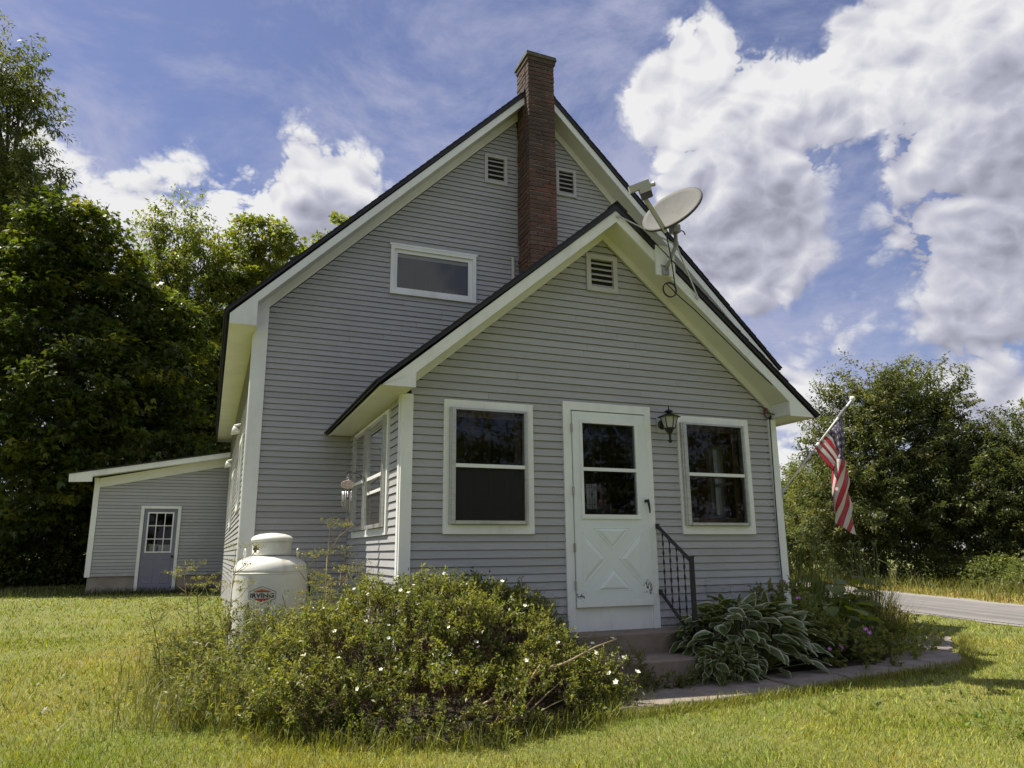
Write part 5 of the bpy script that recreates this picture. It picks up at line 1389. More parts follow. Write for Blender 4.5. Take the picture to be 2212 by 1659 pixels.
def blocked(x, y):
    b = (x > -3.55) & (x < 4.5) & (y > 2.95) & (y < 13); b |= (x > -2.3) & (x < 2.32) & (y > 0) & (y < 3)
    b |= (x > -6.5) & (x < -3.4) & (y > 13); b |= (x > -.72) & (x < .8) & (y > -.86) & (y < .1)
    for pl in slabs: b |= inside_poly(x, y, pl)
    return b
def make_lawn(n, rmin, rmax, wbase, hlo, hhi, seed, power):
    r = np.random.default_rng(seed)
    u = r.random(n); rr_ = (rmin ** (1 - power) + u * (rmax ** (1 - power) - rmin ** (1 - power))) ** (1 / (1 - power)) if power != 1 else rmin * (rmax / rmin) ** u
    a0 = math.atan2(CF.y, CF.x); an = a0 + r.uniform(-R(55), R(57), n)
    x = CP.x + rr_ * np.cos(an); y = CP.y + rr_ * np.sin(an)
    k = ~blocked(x, y); ne, fe = road_edges(y); k &= ~((x > ne - .25 + .12 * np.sin(y * 7) ) & (x < fe + .5))
    k &= ~(inside_poly(x, y, BUSH_BED) | inside_poly(x, y, FLOWER_BED))
    x, y, rr_ = x[k], y[k], rr_[k]; n = len(x)
    z = gz(x, y)
    hh = r.uniform(hlo, hhi, n) * (1 + .35 * lownoise(x, y, 12, 2.0)); hh = np.clip(hh, .018, .2)
    tall = r.random(n) < .012; hh[tall] *= 1.9
    w = wbase * np.maximum(1, rr_ / 6.0) * r.uniform(.7, 1.3, n)
    lean = r.normal(0, .45, (n, 2)) + np.stack([.25 * lownoise(x, y, 5, 2.5), .25 * lownoise(x, y, 6, 2.5)], 1)
    P = np.stack([x, y, z - .005], 1); T = P + np.stack([lean[:, 0] * hh, lean[:, 1] * hh, hh], 1)
    ph = r.uniform(0, math.pi, n); S = np.stack([np.cos(ph), np.sin(ph), np.zeros(n)], 1) * w[:, None] / 2
    V = np.stack([P - S, P + S, T + S * .25, T - S * .25], 1)
    return V, lawn_colour(x, y, r)
A = make_lawn(315000, 3.6, 12, .0062, .018, .046, 101, 1.0)
B = make_lawn(140000, 11, 34, .0064, .022, .050, 102, 1.0)
tag(quad_mesh('lawn_grass', np.concatenate([A[0], B[0]]), np.concatenate([A[1], B[1]]), 'grass_blade'), 'short mown yellow-green lawn grass around the house', 'grass', kind='stuff')

# rough grass: along the far verge, by the shed, round the shrub bed
def rough(n, sampler, hlo, hhi, w, cols, seed, curve=.6):
    r = np.random.default_rng(seed); x, y = sampler(r, n); n = len(x)
    z = gz(x, y); h = r.uniform(hlo, hhi, n); ph = r.uniform(0, 2 * math.pi, n); ln = np.abs(r.normal(0, curve, n)) * h
    t = np.array([0, .45, .8, 1.0]); paths = np.zeros((n, 4, 3))
    for i, q in enumerate(t): paths[:, i] = np.stack([x + np.cos(ph) * ln * q ** 2, y + np.sin(ph) * ln * q ** 2, z - .02 + h * (q - .25 * q ** 3 * np.minimum(1, ln / h))], 1)
    ww = w * r.uniform(.7, 1.3, n)[:, None] * np.array([1, .9, .55, .12]); a = ph + 1.57 + r.normal(0, .3, n)
    side = np.repeat(np.stack([np.cos(a), np.sin(a), np.zeros(n)], 1)[:, None], 4, 1)
    V = ribbons(paths, ww, side); c = jitter(lerpc(cols[0], cols[1], r.random(n)), r, .2, .06)
    return V, np.repeat(c, 3, 0)
def s_verge(r, n):
    y = r.uniform(0, 34, n); ne, fe = road_edges(y); x = fe + .7 + r.random(n) ** 1.3 * 6.5; return x, y
def s_verge_near(r, n):
    y = r.uniform(0, 34, n); ne, fe = road_edges(y); x = fe + .35 + r.random(n) * 1.4; return x, y
def s_shed(r, n):
    x = r.uniform(-11, -3.7, n); y = 12.9 - np.abs(r.normal(0, .35, n)); y = np.where(x < -6.6, r.uniform(12.2, 15, n), y); return x, y
def s_bed(r, n):
    x = r.normal(-3.75, .33, n); y = r.uniform(-.9, 2.8, n); k = (np.abs(x + 3.31) > .4) | (np.abs(y - 1.62) > .4); k &= (x < -2.4); return x[k], y[k]
def s_bedfront(r, n):
    t = r.random(n); i = np.minimum((t * 6).astype(int), 5); q = np.array(BUSH_BED[:7]); f = t * 6 - i
    p = q[i] * (1 - f[:, None]) + q[i + 1] * f[:, None]; return p[:, 0] + r.normal(0, .10, n), p[:, 1] - .05 + r.normal(0, .10, n)
def s_walk(r, n):
    x = r.uniform(-1.1, 5.6, n); o = np.interp(x, [-1.1, .95, 1.7, 2.5, 3.4, 4.0, 5.5], [-1.68, -1.62, -1.50, -1.39, -1.27, -.80, .35]); return x, o + .06 - np.abs(r.normal(0, .09, n))
v1 = rough(9000, s_verge, .18, .55, .016, ((.13, .155, .04), (.22, .215, .07)), 111)
v2 = rough(7000, s_verge_near, .06, .22, .018, ((.34, .29, .09), (.44, .36, .12)), 112)
tag(quad_mesh('verge_grass', np.concatenate([v1[0], v2[0]]), np.concatenate([v1[1], v2[1]]), 'grass_blade'), 'long rough grass on the far side of the road', 'grass', kind='stuff')
v3 = rough(3500, s_shed, .06, .22, .010, ((.05, .068, .02), (.09, .10, .03)), 113)
tag(quad_mesh('shed_grass', v3[0], v3[1], 'grass_blade'), 'uncut grass along the foot of the shed and the woods', 'grass', kind='stuff')
v4 = rough(5200, s_bed, .10, .40, .0075, ((.12, .15, .04), (.27, .26, .10)), 114)
v5 = rough(2600, s_bedfront, .07, .20, .007, ((.15, .19, .04), (.26, .26, .06)), 115)
v6 = rough(5200, s_walk, .04, .13, .006, ((.16, .20, .04), (.28, .26, .06)), 116)
tag(quad_mesh('bed_grass', np.concatenate([v4[0], v5[0], v6[0]]), np.concatenate([v4[1], v5[1], v6[1]]), 'grass_blade'), 'tall unmown grass round the tank, shrub bed and walk edges', 'grass', kind='stuff')

# broad weeds in the lawn and low clover
r = np.random.default_rng(77); n = 2600
ang = math.atan2(CF.y, CF.x) + r.uniform(-R(40), R(42), n); rr_ = 3.8 * (22 / 3.8) ** r.random(n)
x = CP.x + rr_ * np.cos(ang); y = CP.y + rr_ * np.sin(ang); k = ~blocked(x, y); ne, fe = road_edges(y); k &= x < ne - .3; k &= lownoise(x, y, 31, 1.2) > .1
x, y = x[k], y[k]; n = len(x); idx = np.repeat(np.arange(n), 5)
P = np.stack([x, y, gz(x, y) + .012], 1)[idx] + r.normal(0, .018, (len(idx), 3)) * np.array([1, 1, .3]); D = nrm(np.stack([r.normal(size=len(idx)), r.normal(size=len(idx)), r.uniform(.1, .7, len(idx))], 1))
V = leaf_quads(P, D, np.tile([0, 0, 1.0], (len(idx), 1)) + r.normal(0, .3, (len(idx), 3)), r.uniform(.03, .06, len(idx)), .025)
tag(quad_mesh('lawn_weeds', V, jitter(np.tile([.15, .20, .04], (len(idx), 1)), r, .25, .08), 'foliage'), 'clover and plantain leaves scattered through the lawn', 'weeds', kind='stuff')

# ------------------------------------------------------------------ the big flowering shrub
def sample_lobes(lob, n, r, keepin=.9):
    lob = np.array(lob, float); ar = lob[:, 3] * lob[:, 4] + lob[:, 4] * lob[:, 5] + lob[:, 3] * lob[:, 5]
    pick = r.choice(len(lob), size=n * 3, p=ar / ar.sum()); d = nrm(r.normal(size=(n * 3, 3)))
    C = lob[pick, :3] + d * lob[pick, 3:6]; Nn = nrm(d / lob[pick, 3:6]); k = np.ones(len(C), bool)
    for i in range(len(lob)): k &= ~((np.linalg.norm((C - lob[i, :3]) / lob[i, 3:6], axis=1) < keepin) & (pick != i))
    k &= C[:, 2] > gz(C[:, 0], C[:, 1]) + .03
    return C[k][:n], Nn[k][:n]

def flower_mesh(name, n=5, rad=.016, mat='petal_white', eye='petal_eye'):
    me = bpy.data.meshes.new(name); V = []; F = []
    for k in range(n):
        a = 2 * math.pi * k / n; c, s = math.cos(a), math.sin(a); i = len(V)
        V += [(0, 0, 0), (rad * (.55 * c - .42 * s), rad * (.55 * s + .42 * c), rad * .18), (rad * 1.05 * c, rad * 1.05 * s, rad * .28), (rad * (.55 * c + .42 * s), rad * (.55 * s - .42 * c), rad * .18)]
        F.append((i, i + 3, i + 2, i + 1))
    i = len(V)
    V += [(rad * .2 * math.cos(q), rad * .2 * math.sin(q), rad * .16) for q in np.linspace(0, 2 * math.pi, 7)[:-1]]; F.append(tuple(range(i, i + 6)))
    me.from_pydata(V, [], F); me.materials.append(MATS[mat]); me.materials.append(MATS[eye]); me.polygons[len(F) - 1].material_index = 1
    return me

def place(me, name, parent, p, nvec, rot, sc):
    o = obj_from(name, me, None, parent)
    q = Vector(nvec).to_track_quat('Z', 'Y'); o.rotation_mode = 'QUATERNION'; o.rotation_quaternion = q @ Euler((0, 0, rot)).to_quaternion()
    o.location = Vector(p); o.scale = (sc, sc, sc); return o

def shrub(name, label, cat, lob, shoots, per, L, Wd, cols, seed, shoot_len=.14, twigs=0, mat='foliage', base=None, group=None):
    r = np.random.default_rng(seed); lob = np.array(lob, float)
    b = base or (float(lob[:, 0].mean()), float(lob[:, 1].mean()))
    root = thing(name, (b[0], b[1], float(gz(b[0], b[1]))), label, cat, group)
    C, Nn = sample_lobes(lob, shoots, r); n = len(C)
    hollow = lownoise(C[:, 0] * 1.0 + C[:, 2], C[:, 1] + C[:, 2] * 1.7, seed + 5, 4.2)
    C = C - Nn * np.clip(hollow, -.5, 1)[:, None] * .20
    sd = nrm(Nn * .75 + r.normal(0, .38, (n, 3)) + np.array([0, 0, .5])); sl = shoot_len * r.uniform(.5, 1.6, n)
    idx = np.repeat(np.arange(n), per); N = len(idx); t = r.random(N)
    P = C[idx] + sd[idx] * (sl[idx] * t)[:, None] + r.normal(0, .012, (N, 3))
    D = nrm(sd[idx] * .7 + r.normal(0, .8, (N, 3)) + np.array([0, 0, .15])); U = nrm(np.array([0, 0, 1.0]) + r.normal(0, .6, (N, 3)))
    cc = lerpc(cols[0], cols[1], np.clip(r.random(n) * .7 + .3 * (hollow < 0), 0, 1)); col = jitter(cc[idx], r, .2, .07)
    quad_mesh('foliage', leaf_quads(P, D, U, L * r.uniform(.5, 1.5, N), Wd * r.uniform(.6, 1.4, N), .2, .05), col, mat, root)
    if twigs:
        c0 = np.array([b[0], b[1], float(gz(*b))]); m_ = r.integers(0, n, twigs); end = C[m_] + sd[m_] * (sl[m_] * .6)[:, None]
        st = np.stack([end[:, 0] * .75 + c0[0] * .25 + r.normal(0, .08, twigs), end[:, 1] * .75 + c0[1] * .25 + r.normal(0, .08, twigs), c0[2] + r.uniform(0, .25, twigs)], 1)
        st = np.where((r.random(twigs) < .5)[:, None], end * .8 + st * .2 + r.normal(0, .06, (twigs, 3)), st)
        mid = (st + end) / 2 + r.normal(0, .05, (twigs, 3)); path = np.stack([st, mid, end], 1); w = np.tile([.006, .004, .002], (twigs, 1)) * r.uniform(.6, 1.4, (twigs, 1))
        sidev = np.repeat(nrm(r.normal(size=(twigs, 3)))[:, None], 3, 1)
        quad_mesh('twigs', np.concatenate([ribbons(path, w, sidev), ribbons(path, w, np.cross(sidev, np.array([0, 1.0, 0])))]), None, 'dead_twig', root); tag(root.children[-1], kind='stuff')
    return root, C, Nn, sd, sl

PL = [(-2.15, -.72, -.42, .88, .76, .66), (-1.70, -.48, -.28, .46, .46, .60), (-2.80, -.72, -.46, .58, .70, .42), (-1.42, -.80, -.48, .42, .54, .46),
      (-2.35, -1.34, -.62, .80, .44, .40), (-2.95, -1.18, -.64, .48, .42, .30), (-1.75, -1.26, -.62, .52, .40, .34), (-2.55, -.2, -.42, .46, .46, .40), (-1.22, -1.08, -.60, .28, .28, .26), (-1.95, -.95, -.32, .58, .5, .50)]
sh, SC_, SN_, SD_, SL_ = shrub('potentilla_shrub', 'large sprawling green shrub dotted with white flowers before the porch', 'shrub', PL, 2500, 36, .032, .0145, ((.095, .122, .036), (.300, .315, .100)), 201, .15, 3600, base=(-2.1, -.75))
r = np.random.default_rng(202); fm = flower_mesh('flower')
up = np.where((SN_[:, 2] > .15) & (SC_[:, 2] > -.45))[0]; pk = r.choice(up, 52, replace=False)
for i in pk:
    p = SC_[i] + SD_[i] * SL_[i] * 1.02; nv = SD_[i] * .6 + np.array([-.15, -.45, .5]) + r.normal(0, .2, 3)
    place(fm, 'flower', sh, p, nv, r.uniform(0, 6), r.uniform(.8, 1.35))

# a white-flowered clump at the shrub's right end, in front of the steps
wf, C2, N2, D2, L2 = shrub('white_flower_clump', 'loose clump thick with white blossoms at the left end of the steps', 'flowers',
    [(-1.0, -1.20, -.55, .19, .18, .18), (-.84, -1.12, -.50, .14, .13, .18), (-1.15, -1.30, -.58, .22, .2, .14), (-.84, -1.25, -.62, .16, .14, .08)], 170, 30, .026, .011, ((.14, .18, .04), (.26, .275, .08)), 203, .12, 120)
for i in r.choice(len(C2), 60, replace=False):
    place(fm, 'flower', wf, C2[i] + D2[i] * L2[i], D2[i] + np.array([-.1, -.4, .3]) + r.normal(0, .2, 3), r.uniform(0, 6), r.uniform(1.0, 1.7))

# dry branch lying against the shrub
br = MB()
def bpt(px, py, y): 
    d = at(px, py, 1.0) - CP; t = (y - CP.y) / d.y; return CP + d * t
b0 = bpt(985, 1555, -1.72); b1 = bpt(1160, 1455, -1.62); b2 = bpt(1270, 1345 + 75, -1.45); b3 = bpt(1330, 1383, -1.35)
br.tube([b0, b1, bpt(1200, 1436, -1.6)], [.010, .012, .010], 7); br.tube([bpt(1090, 1545, -1.75), bpt(1130, 1490, -1.7), bpt(1165, 1440, -1.62), bpt(1178, 1422, -1.6)], [.016, .013, .010, .007], 7)
br.tube([bpt(1165, 1455, -1.62), bpt(1230, 1428, -1.55), bpt(1285, 1398, -1.5), bpt(1332, 1380, -1.4)], [.011, .010, .007, .003], 7)
for a, b in (((1080, 1570), (1120, 1530)), ((1110, 1560), (1185, 1465)), ((1140, 1540), (1215, 1470)), ((1060, 1580), (1105, 1490)), ((1130, 1560), (1240, 1500)), ((1190, 1440), (1215, 1455)), ((1100, 1555), (1075, 1500))):
    br.tube([bpt(*a, -1.78), bpt((a[0] + b[0]) / 2 + 4, (a[1] + b[1]) / 2 - 6, -1.72), bpt(*b, -1.66)], [.007, .005, .002], 5)
tag(br.build('dry_branch', 'dry_branch', None, True), 'dry straw-coloured forked branch leaning on the front of the shrub', 'branch')

# ------------------------------------------------------------------ umbel weeds round the tank
def umbel_plant(base, h, seed, label, lean=(0, 0), nb=5, col=((.20, .21, .07), (.34, .31, .13)), spread=1.0):
    r = np.random.default_rng(seed); bz = float(gz(base[0], base[1]))
    root = thing('umbel_weed', (base[0], base[1], bz), label, 'weed', 'umbel weeds round the tank')
    st = MB(); Q = []; CC = []
    top = np.array([base[0] + lean[0], base[1] + lean[1], bz + h]); b = np.array([base[0], base[1], bz - .02]); m_ = (b + top) / 2 + np.array([-lean[0] * .2, -lean[1] * .2, 0])
    st.tube([b, m_, top], [.006, .005, .003], 6, False)
    heads = [(top, .11)]
    for k in range(nb):
        t = .38 + .55 * k / nb; p = m_ + (top - m_) * ((t - .5) * 2) if t > .5 else b + (m_ - b) * t * 2
        a = r.uniform(0, 6.28); l = r.uniform(.22, .42) * spread * h * .75
        e = p + np.array([math.cos(a) * l * .75, math.sin(a) * l * .75, l * r.uniform(.5, .95)])
        st.tube([p, (p + e) / 2 + np.array([0, 0, -.03]), e], [.0042, .0035, .0028], 5, False); heads.append((e, r.uniform(.065, .10)))
        if r.random() < .7:
            q = p * .5 + e * .5; e2 = q + np.array([math.cos(a + 1.2) * l * .4, math.sin(a + 1.2) * l * .4, l * .35]); st.tube([q, e2], [.003, .002], 4, False); heads.append((e2, r.uniform(.035, .055)))
        # a divided leaf at the joint
        for j in range(7):
            d = nrm(np.array([[math.cos(a + 2 + r.normal(0, .8)), math.sin(a + 2 + r.normal(0, .8)), r.uniform(-.2, .4)]]))
            Q.append(leaf_quads(np.array([p]) + d * r.uniform(.02, .14), d, np.array([[0, 0, 1.0]]), r.uniform(.04, .09), .025)); CC.append(np.array([[.11, .14, .04]]))
    st.build('stem', 'dry_branch' if seed % 3 == 0 else 'weed_stem', root)
    quad_mesh('foliage', np.concatenate(Q), np.concatenate(CC), 'foliage', root)
    for c, rad in heads:
        Q = []; CC = []
        for k in range(10):
            a = 2 * math.pi * k / 10 + r.uniform(-.2, .2); e = c + np.array([math.cos(a), math.sin(a), .55]) * rad * r.uniform(.75, 1.05)
            Q.append(ribbons(np.array([[c, e]]), np.array([[.0022, .0016]]), np.array([[[-math.sin(a), math.cos(a), 0.]] * 2]))); CC.append(np.array([[.18, .19, .06]]))
            n = 6; P = e + r.normal(0, rad * .13, (n, 3)); Q.append(leaf_quads(P, nrm(r.normal(size=(n, 3)) + np.array([0, 0, .5])), nrm(r.normal(size=(n, 3))), 0.015, .010)); CC.append(jitter(lerpc(col[0], col[1], r.random(n)), r, .2))
        quad_mesh('umbel', np.concatenate(Q), np.concatenate(CC), 'foliage', root)
M('weed_stem', (.16, .19, .055), .6, .25, 12)
um = [((-3.72, .95), 1.22, .02, .05, 'tall umbel weed in front of the tank, leaning over its emblem'), ((-3.95, 1.15), 1.05, -.10, 0, 'umbel weed just left of the tank'), ((-3.0, .95), 1.15, .08, .05, 'umbel weed at the right front of the tank'),
      ((-2.80, 1.15), 1.48, .04, .05, 'tallest seeded umbel weed right of the tank before the porch side'), ((-2.62, .75), 1.05, .12, 0, 'umbel weed below the side window at the shrub edge'), ((-2.85, .62), .92, -.05, 0, 'short umbel weed between tank and shrub'),
      ((-4.05, 1.9), .95, -.12, 0, 'umbel weed behind the tank at its left side'), ((-3.50, .65), .62, -.08, 0, 'low umbel weed before the tank rising from the shrub'), ((-4.25, .7), .72, -.15, -.05, 'outermost umbel weed left in the tall grass'), ((-2.5, 1.7), 1.1, .02, 0, 'umbel weed close to the porch side wall')]
for k, (b, h, lx, ly, lab) in enumerate(um): umbel_plant(b, h, 300 + k, lab, (lx, ly), 5 + k % 3, spread=1.0)
# leafy weeds low round the tank and left of the shrub
wd = shrub('leafy_weeds', 'tangle of pale leafy weeds left of the big shrub', 'weeds', [(-3.75, .1, -.60, .32, .5, .22), (-3.60, -.5, -.60, .28, .40, .22), (-3.95, .9, -.56, .28, .5, .24), (-3.3, .35, -.56, .4, .4, .26), (-3.58, .78, -.46, .28, .24, .34), (-3.2, .72, -.42, .34, .24, .38), (-3.85, 1.25, -.5, .2, .35, .32), (-2.75, .8, -.48, .35, .45, .38), (-3.5, -.95, -.64, .24, .3, .16)], 700, 26, .045, .014, ((.15, .185, .06), (.27, .28, .11)), 320, .2, 300)[0]

# ------------------------------------------------------------------ stems with narrow leaves
def leafy_stems(name, label, cat, stems, seed, L=.085, Wd=.022, col=((.03, .05, .02), (.06, .085, .028)), gap=.045, group=None, flower=None):
    r = np.random.default_rng(seed); b0 = stems[0]
    root = thing(name, (b0[0], b0[1], float(gz(b0[0], b0[1]))), label, cat, group); st = MB(); Q = []; CC = []
    for x, y, h, lx, ly in stems:
        z0 = float(gz(x, y)); a = np.array([x, y, z0 - .02]); b = np.array([x + lx, y + ly, z0 + h]); st.tube([a, (a + b) / 2 + r.normal(0, .012, 3), b], [.005, .004, .002], 5, False)
        n = int(h * .8 / gap); t = np.linspace(.18, 1.0, n); P = a + (b - a) * t[:, None]
        P = np.repeat(P, 2, 0); N = len(P); an = np.arange(N) * 2.4 + r.uniform(0, 6); D = nrm(np.stack([np.cos(an), np.sin(an), r.uniform(-.1, .55, N)], 1)); sz = np.repeat(1.15 - .65 * t ** 2, 2)
        Q.append(leaf_quads(P, D, np.tile([0, 0, 1.0], (N, 1)) + r.normal(0, .2, (N, 3)), L * sz * r.uniform(.8, 1.2, N), Wd * sz, .12, .35)); CC.append(jitter(lerpc(col[0], col[1], r.random(N)), r, .2))
    st.build('stem', 'weed_stem', root); quad_mesh('leaf_foliage', np.concatenate(Q), np.concatenate(CC), 'foliage', root)
    return root
leafy_stems('aster_clump', 'dark leggy aster stems against the siding left of the door', 'plant', [(-1.02, -.12, .62, .0, 0), (-.92, -.16, .68, -.03, .02), (-.84, -.14, .60, .02, 0), (-.74, -.12, .78, .01, .02), (-.66, -.17, .50, .04, 0), (-1.12, -.15, .5, -.04, 0), (-.60, -.12, .58, .0, 0), (-.95, -.25, .42, 0, 0), (-.72, -.26, .42, 0, 0)], 401, col=((.035, .055, .02), (.065, .09, .03)))
leafy_stems('slender_aster', 'three thin dark stems behind the hosta against the siding', 'plant', [(1.10, -.10, .86, -.02, 0), (1.28, -.10, .78, .01, .0), (1.38, -.10, .80, .02, 0), (1.02, -.12, .6, -.03, 0)], 402, L=.10, Wd=.026, col=((.04, .06, .025), (.075, .10, .035)))
# fern beside the steps
def fern(label, base, fr, seed, col):
    r = np.random.default_rng(seed); root = thing('fern', (base[0], base[1], float(gz(*base))), label, 'fern')
    for az, l, up in fr:
        n = 26; t = np.linspace(0, 1, n); h = np.array([math.cos(az), math.sin(az), 0]); b = np.array([base[0], base[1], float(gz(*base))])
        P = b + h * (t * l * .75)[:, None] + np.array([0, 0, 1.0]) * (up * (t * 1.25 - .45 * t ** 2.2))[:, None]; d = np.gradient(P, axis=0); s = nrm(np.cross(d, [0, 0, 1.0]))
        w = .12 * np.sin(math.pi * np.clip(t * .93 + .07, 0, 1)) ** .8; Q = []; C_ = []
        for sg in (-1, 1):
            D = nrm(s * sg + nrm(d) * .45); Q.append(leaf_quads(P, D, np.tile([0, 0, 1.0], (n, 1)), w, .022, .1, .12)); C_.append(jitter(np.tile(col, (n, 1)), r, .15))
        Q.append(ribbons(P[None], np.full((1, n), .005), s[None])); C_.append(np.tile([.10, .10, .03], (n - 1, 1)))
        quad_mesh('frond', np.concatenate(Q), np.concatenate(C_), 'foliage', root)
fern('bright green fern fronds at the left end of the steps', (-.80, -.38), [(-.4, .5, .42), (.4, .45, .46), (-1.3, .4, .40), (1.3, .35, .50), (2.6, .4, .42)], 411, (.12, .155, .035))

# ------------------------------------------------------------------ hosta: every leaf a piece
def hosta_leaf(seed):
    r = np.random.default_rng(seed); nu, nv = 8, 7; V = []; C_ = []
    cup = r.uniform(.05, .16); curl = r.uniform(.25, .65); wave = r.uniform(.01, .035)
    for i in range(nu + 1):
        u = i / nu; w = .5 * (math.sin(math.pi * u ** .78) ** .85) * (1 - .12 * u) + .004
        for j in range(nv):
            v = -1 + 2 * j / (nv - 1)
            x = u - .02 * v * v; y = w * v * .60; z = cup * v * v * (1 - u) * .9 - curl * u * u * .55 + .02 * abs(v) + wave * math.sin(u * 13 + v * 2) * abs(v)
            V.append((x, y, z))
            e = max(abs(v) ** 1.0, u ** 4)
            m_ = min(1, max(0, (e - .70) / .10)) * r.uniform(.85, 1)
            base = np.array([.078, .112, .034]) if (j % 2) else np.array([.108, .150, .044]); cr_ = np.array([.72, .73, .52])
            C_.append(base * (1 - m_) + cr_ * m_)
    F = [(i * nv + j, i * nv + j + 1, (i + 1) * nv + j + 1, (i + 1) * nv + j) for i in range(nu) for j in range(nv - 1)]
    me = bpy.data.meshes.new('leaf'); me.from_pydata(V, [], F); ca = me.color_attributes.new('Col', 'FLOAT_COLOR', 'POINT')
    ca.data.foreach_set('color', np.concatenate([np.array(C_), np.ones((len(C_), 1))], 1).astype(np.float32).reshape(-1)); me.materials.append(MATS['hosta_leaf'])
    for p in me.polygons: p.use_smooth = True
    return me
HL = [hosta_leaf(500 + k) for k in range(7)]
def hosta(label, ctr, rx, ry, h, n, size, seed, name='hosta'):
    r = np.random.default_rng(seed); bz = float(gz(ctr[0], ctr[1])); root = thing(name, (ctr[0], ctr[1], bz), label, 'plant'); st = MB()
    for k in range(n):
        ph = math.acos(1 - (k + .5) / n * .985); th = k * 2.39996 + r.normal(0, .25)          # spiral over a dome
        s, c = math.sin(ph), math.cos(ph); out = Vector((math.cos(th), math.sin(th), 0))
        j = r.uniform(.86, 1.08)
        p = Vector((ctr[0] + out.x * rx * s * j, ctr[1] + out.y * ry * s * j, bz + .04 + h * (c ** .8) * j))
        if p.y > -.03: p.y = -.03 - r.uniform(0, .1)
        o = obj_from('leaf', HL[int(r.integers(0, 7))], None, root)
        d = (out * (.55 + .5 * s) + Vector((r.normal(0, .25), r.normal(0, .25), .62 * c - .30 * s + r.normal(0, .12)))).normalized()
        d = (d + Vector((.10, -.22, 0)) * (1 - c * .3)).normalized()
        nz = (Vector((0, 0, 1)) + out * (.35 + .6 * s) + Vector((r.normal(0, .16), r.normal(0, .16), 0))).normalized()
        y = nz.cross(d).normalized(); nz = d.cross(y); sc = size * r.uniform(.75, 1.2)
        mt_ = Matrix((d, y, nz)).transposed().to_4x4(); o.rotation_mode = 'QUATERNION'; o.rotation_quaternion = mt_.to_quaternion(); o.location = p - d * sc * .45; o.scale = (sc, sc, sc)
        if k % 2 == 0: st.tube([(ctr[0] + out.x * .1, ctr[1] + out.y * .08, bz), p - d * sc * .45], [.006, .004], 4, False)
    st.build('petiole_clump', 'weed_stem', root); tag(root.children[-1], kind='stuff')
    return root
hosta('big mound of white-edged hosta leaves right of the steps', (1.24, -.52), .88, .58, .64, 300, .232, 511)
hosta('small low white-edged plant at the foot of the steps', (.62, -.98), .36, .20, .30, 95, .135, 512, 'ground_elder')

# ------------------------------------------------------------------ cranesbill with purple flowers
pm = flower_mesh('purple_flower', 5, .021, 'petal_purple', 'petal_white')
cb, C3, N3, D3, L3 = shrub('cranesbill', 'low spreading plant with purple flowers right of the hosta', 'flowers', [(2.15, -.45, -.50, .34, .35, .36), (1.95, -.30, -.38, .30, .26, .42), (2.35, -.75, -.56, .32, .28, .22), (2.65, -.55, -.55, .35, .28, .24), (2.45, -.25, -.48, .32, .3, .34)], 420, 18, .042, .03, ((.13, .17, .05), (.23, .25, .08)), 521, .10, 200)
r = np.random.default_rng(522)
for i in r.choice(np.where(N3[:, 2] > .1)[0], 22, replace=False): place(pm, 'flower', cb, C3[i] + D3[i] * L3[i] * 1.2, np.array([-.3, -.7, .6]) + r.normal(0, .2, 3), r.uniform(0, 6), r.uniform(.9, 1.3))

# ------------------------------------------------------------------ strap-leaved and tall plants of the right bed
def strap_clump(name, label, base, n, l, w, seed, cols, spread=.7, stalks=0, group=None):
    r = np.random.default_rng(seed); bz = float(gz(*base)); root = thing(name, (base[0], base[1], bz), label, 'plant', group)
    a = r.uniform(0, 6.28, n); ln = l * r.uniform(.65, 1.15, n); sp = spread * r.uniform(.3, 1.2, n); t = np.linspace(0, 1, 7); paths = np.zeros((n, 7, 3))
    bx = base[0] + r.normal(0, .09, n); by = base[1] + r.normal(0, .09, n)
    for i, q in enumerate(t): paths[:, i] = np.stack([bx + np.cos(a) * ln * sp * q ** 1.5, by + np.sin(a) * ln * sp * q ** 1.5, bz + ln * (q * 1.0 - .62 * sp * q ** 2.6)], 1)
    ww = w * r.uniform(.8, 1.2, n)[:, None] * np.array([.7, 1, 1, .9, .75, .5, .08]); side = np.repeat(np.stack([-np.sin(a), np.cos(a), np.zeros(n)], 1)[:, None], 7, 1)
    quad_mesh('strap_leaves', ribbons(paths, ww, side), np.repeat(jitter(lerpc(cols[0], cols[1], r.random(n)), r, .18), 6, 0), 'foliage', root)
    if stalks:
        st = MB()
        for k in range(stalks):
            b = Vector((base[0] + r.normal(0, .12), base[1] + r.normal(0, .12), bz)); h = l * r.uniform(.95, 1.25); e = b + Vector((r.normal(0, .07), r.normal(0, .07), h)); st.tube([b, b.lerp(e, .5), e], [.005, .004, .003], 5, False)
            for q in range(3): st.tube([e, e + Vector((r.normal(0, .03), r.normal(0, .03), r.uniform(.03, .07)))], [.004, .0085], 5)
        st.build('flower_stalks', 'weed_stem', root)
DL = ((.105, .150, .036), (.200, .240, .060))
strap_clump('daylily', 'dark arching daylily leaves at the porch corner board', (2.75, .35), 190, 1.05, .022, 531, DL, .8, 4)
strap_clump('daylily', 'arching daylily clump behind the corner, nearer the road', (3.25, 1.1), 190, 1.15, .022, 532, DL, .8, 6)
strap_clump('daylily', 'daylily clump with flower stalks beside the porch side wall', (2.8, 1.6), 160, 1.2, .022, 533, DL, .7, 6)
strap_clump('daylily', 'daylily leaves at the front middle of the right bed', (3.1, .15), 150, .85, .021, 534, DL, .85, 2)
strap_clump('tall_grass', 'tall seeding grass tuft at the far end of the right bed', (3.95, .35), 260, 1.0, .009, 535, ((.14, .16, .05), (.25, .24, .085)), .45, 12)
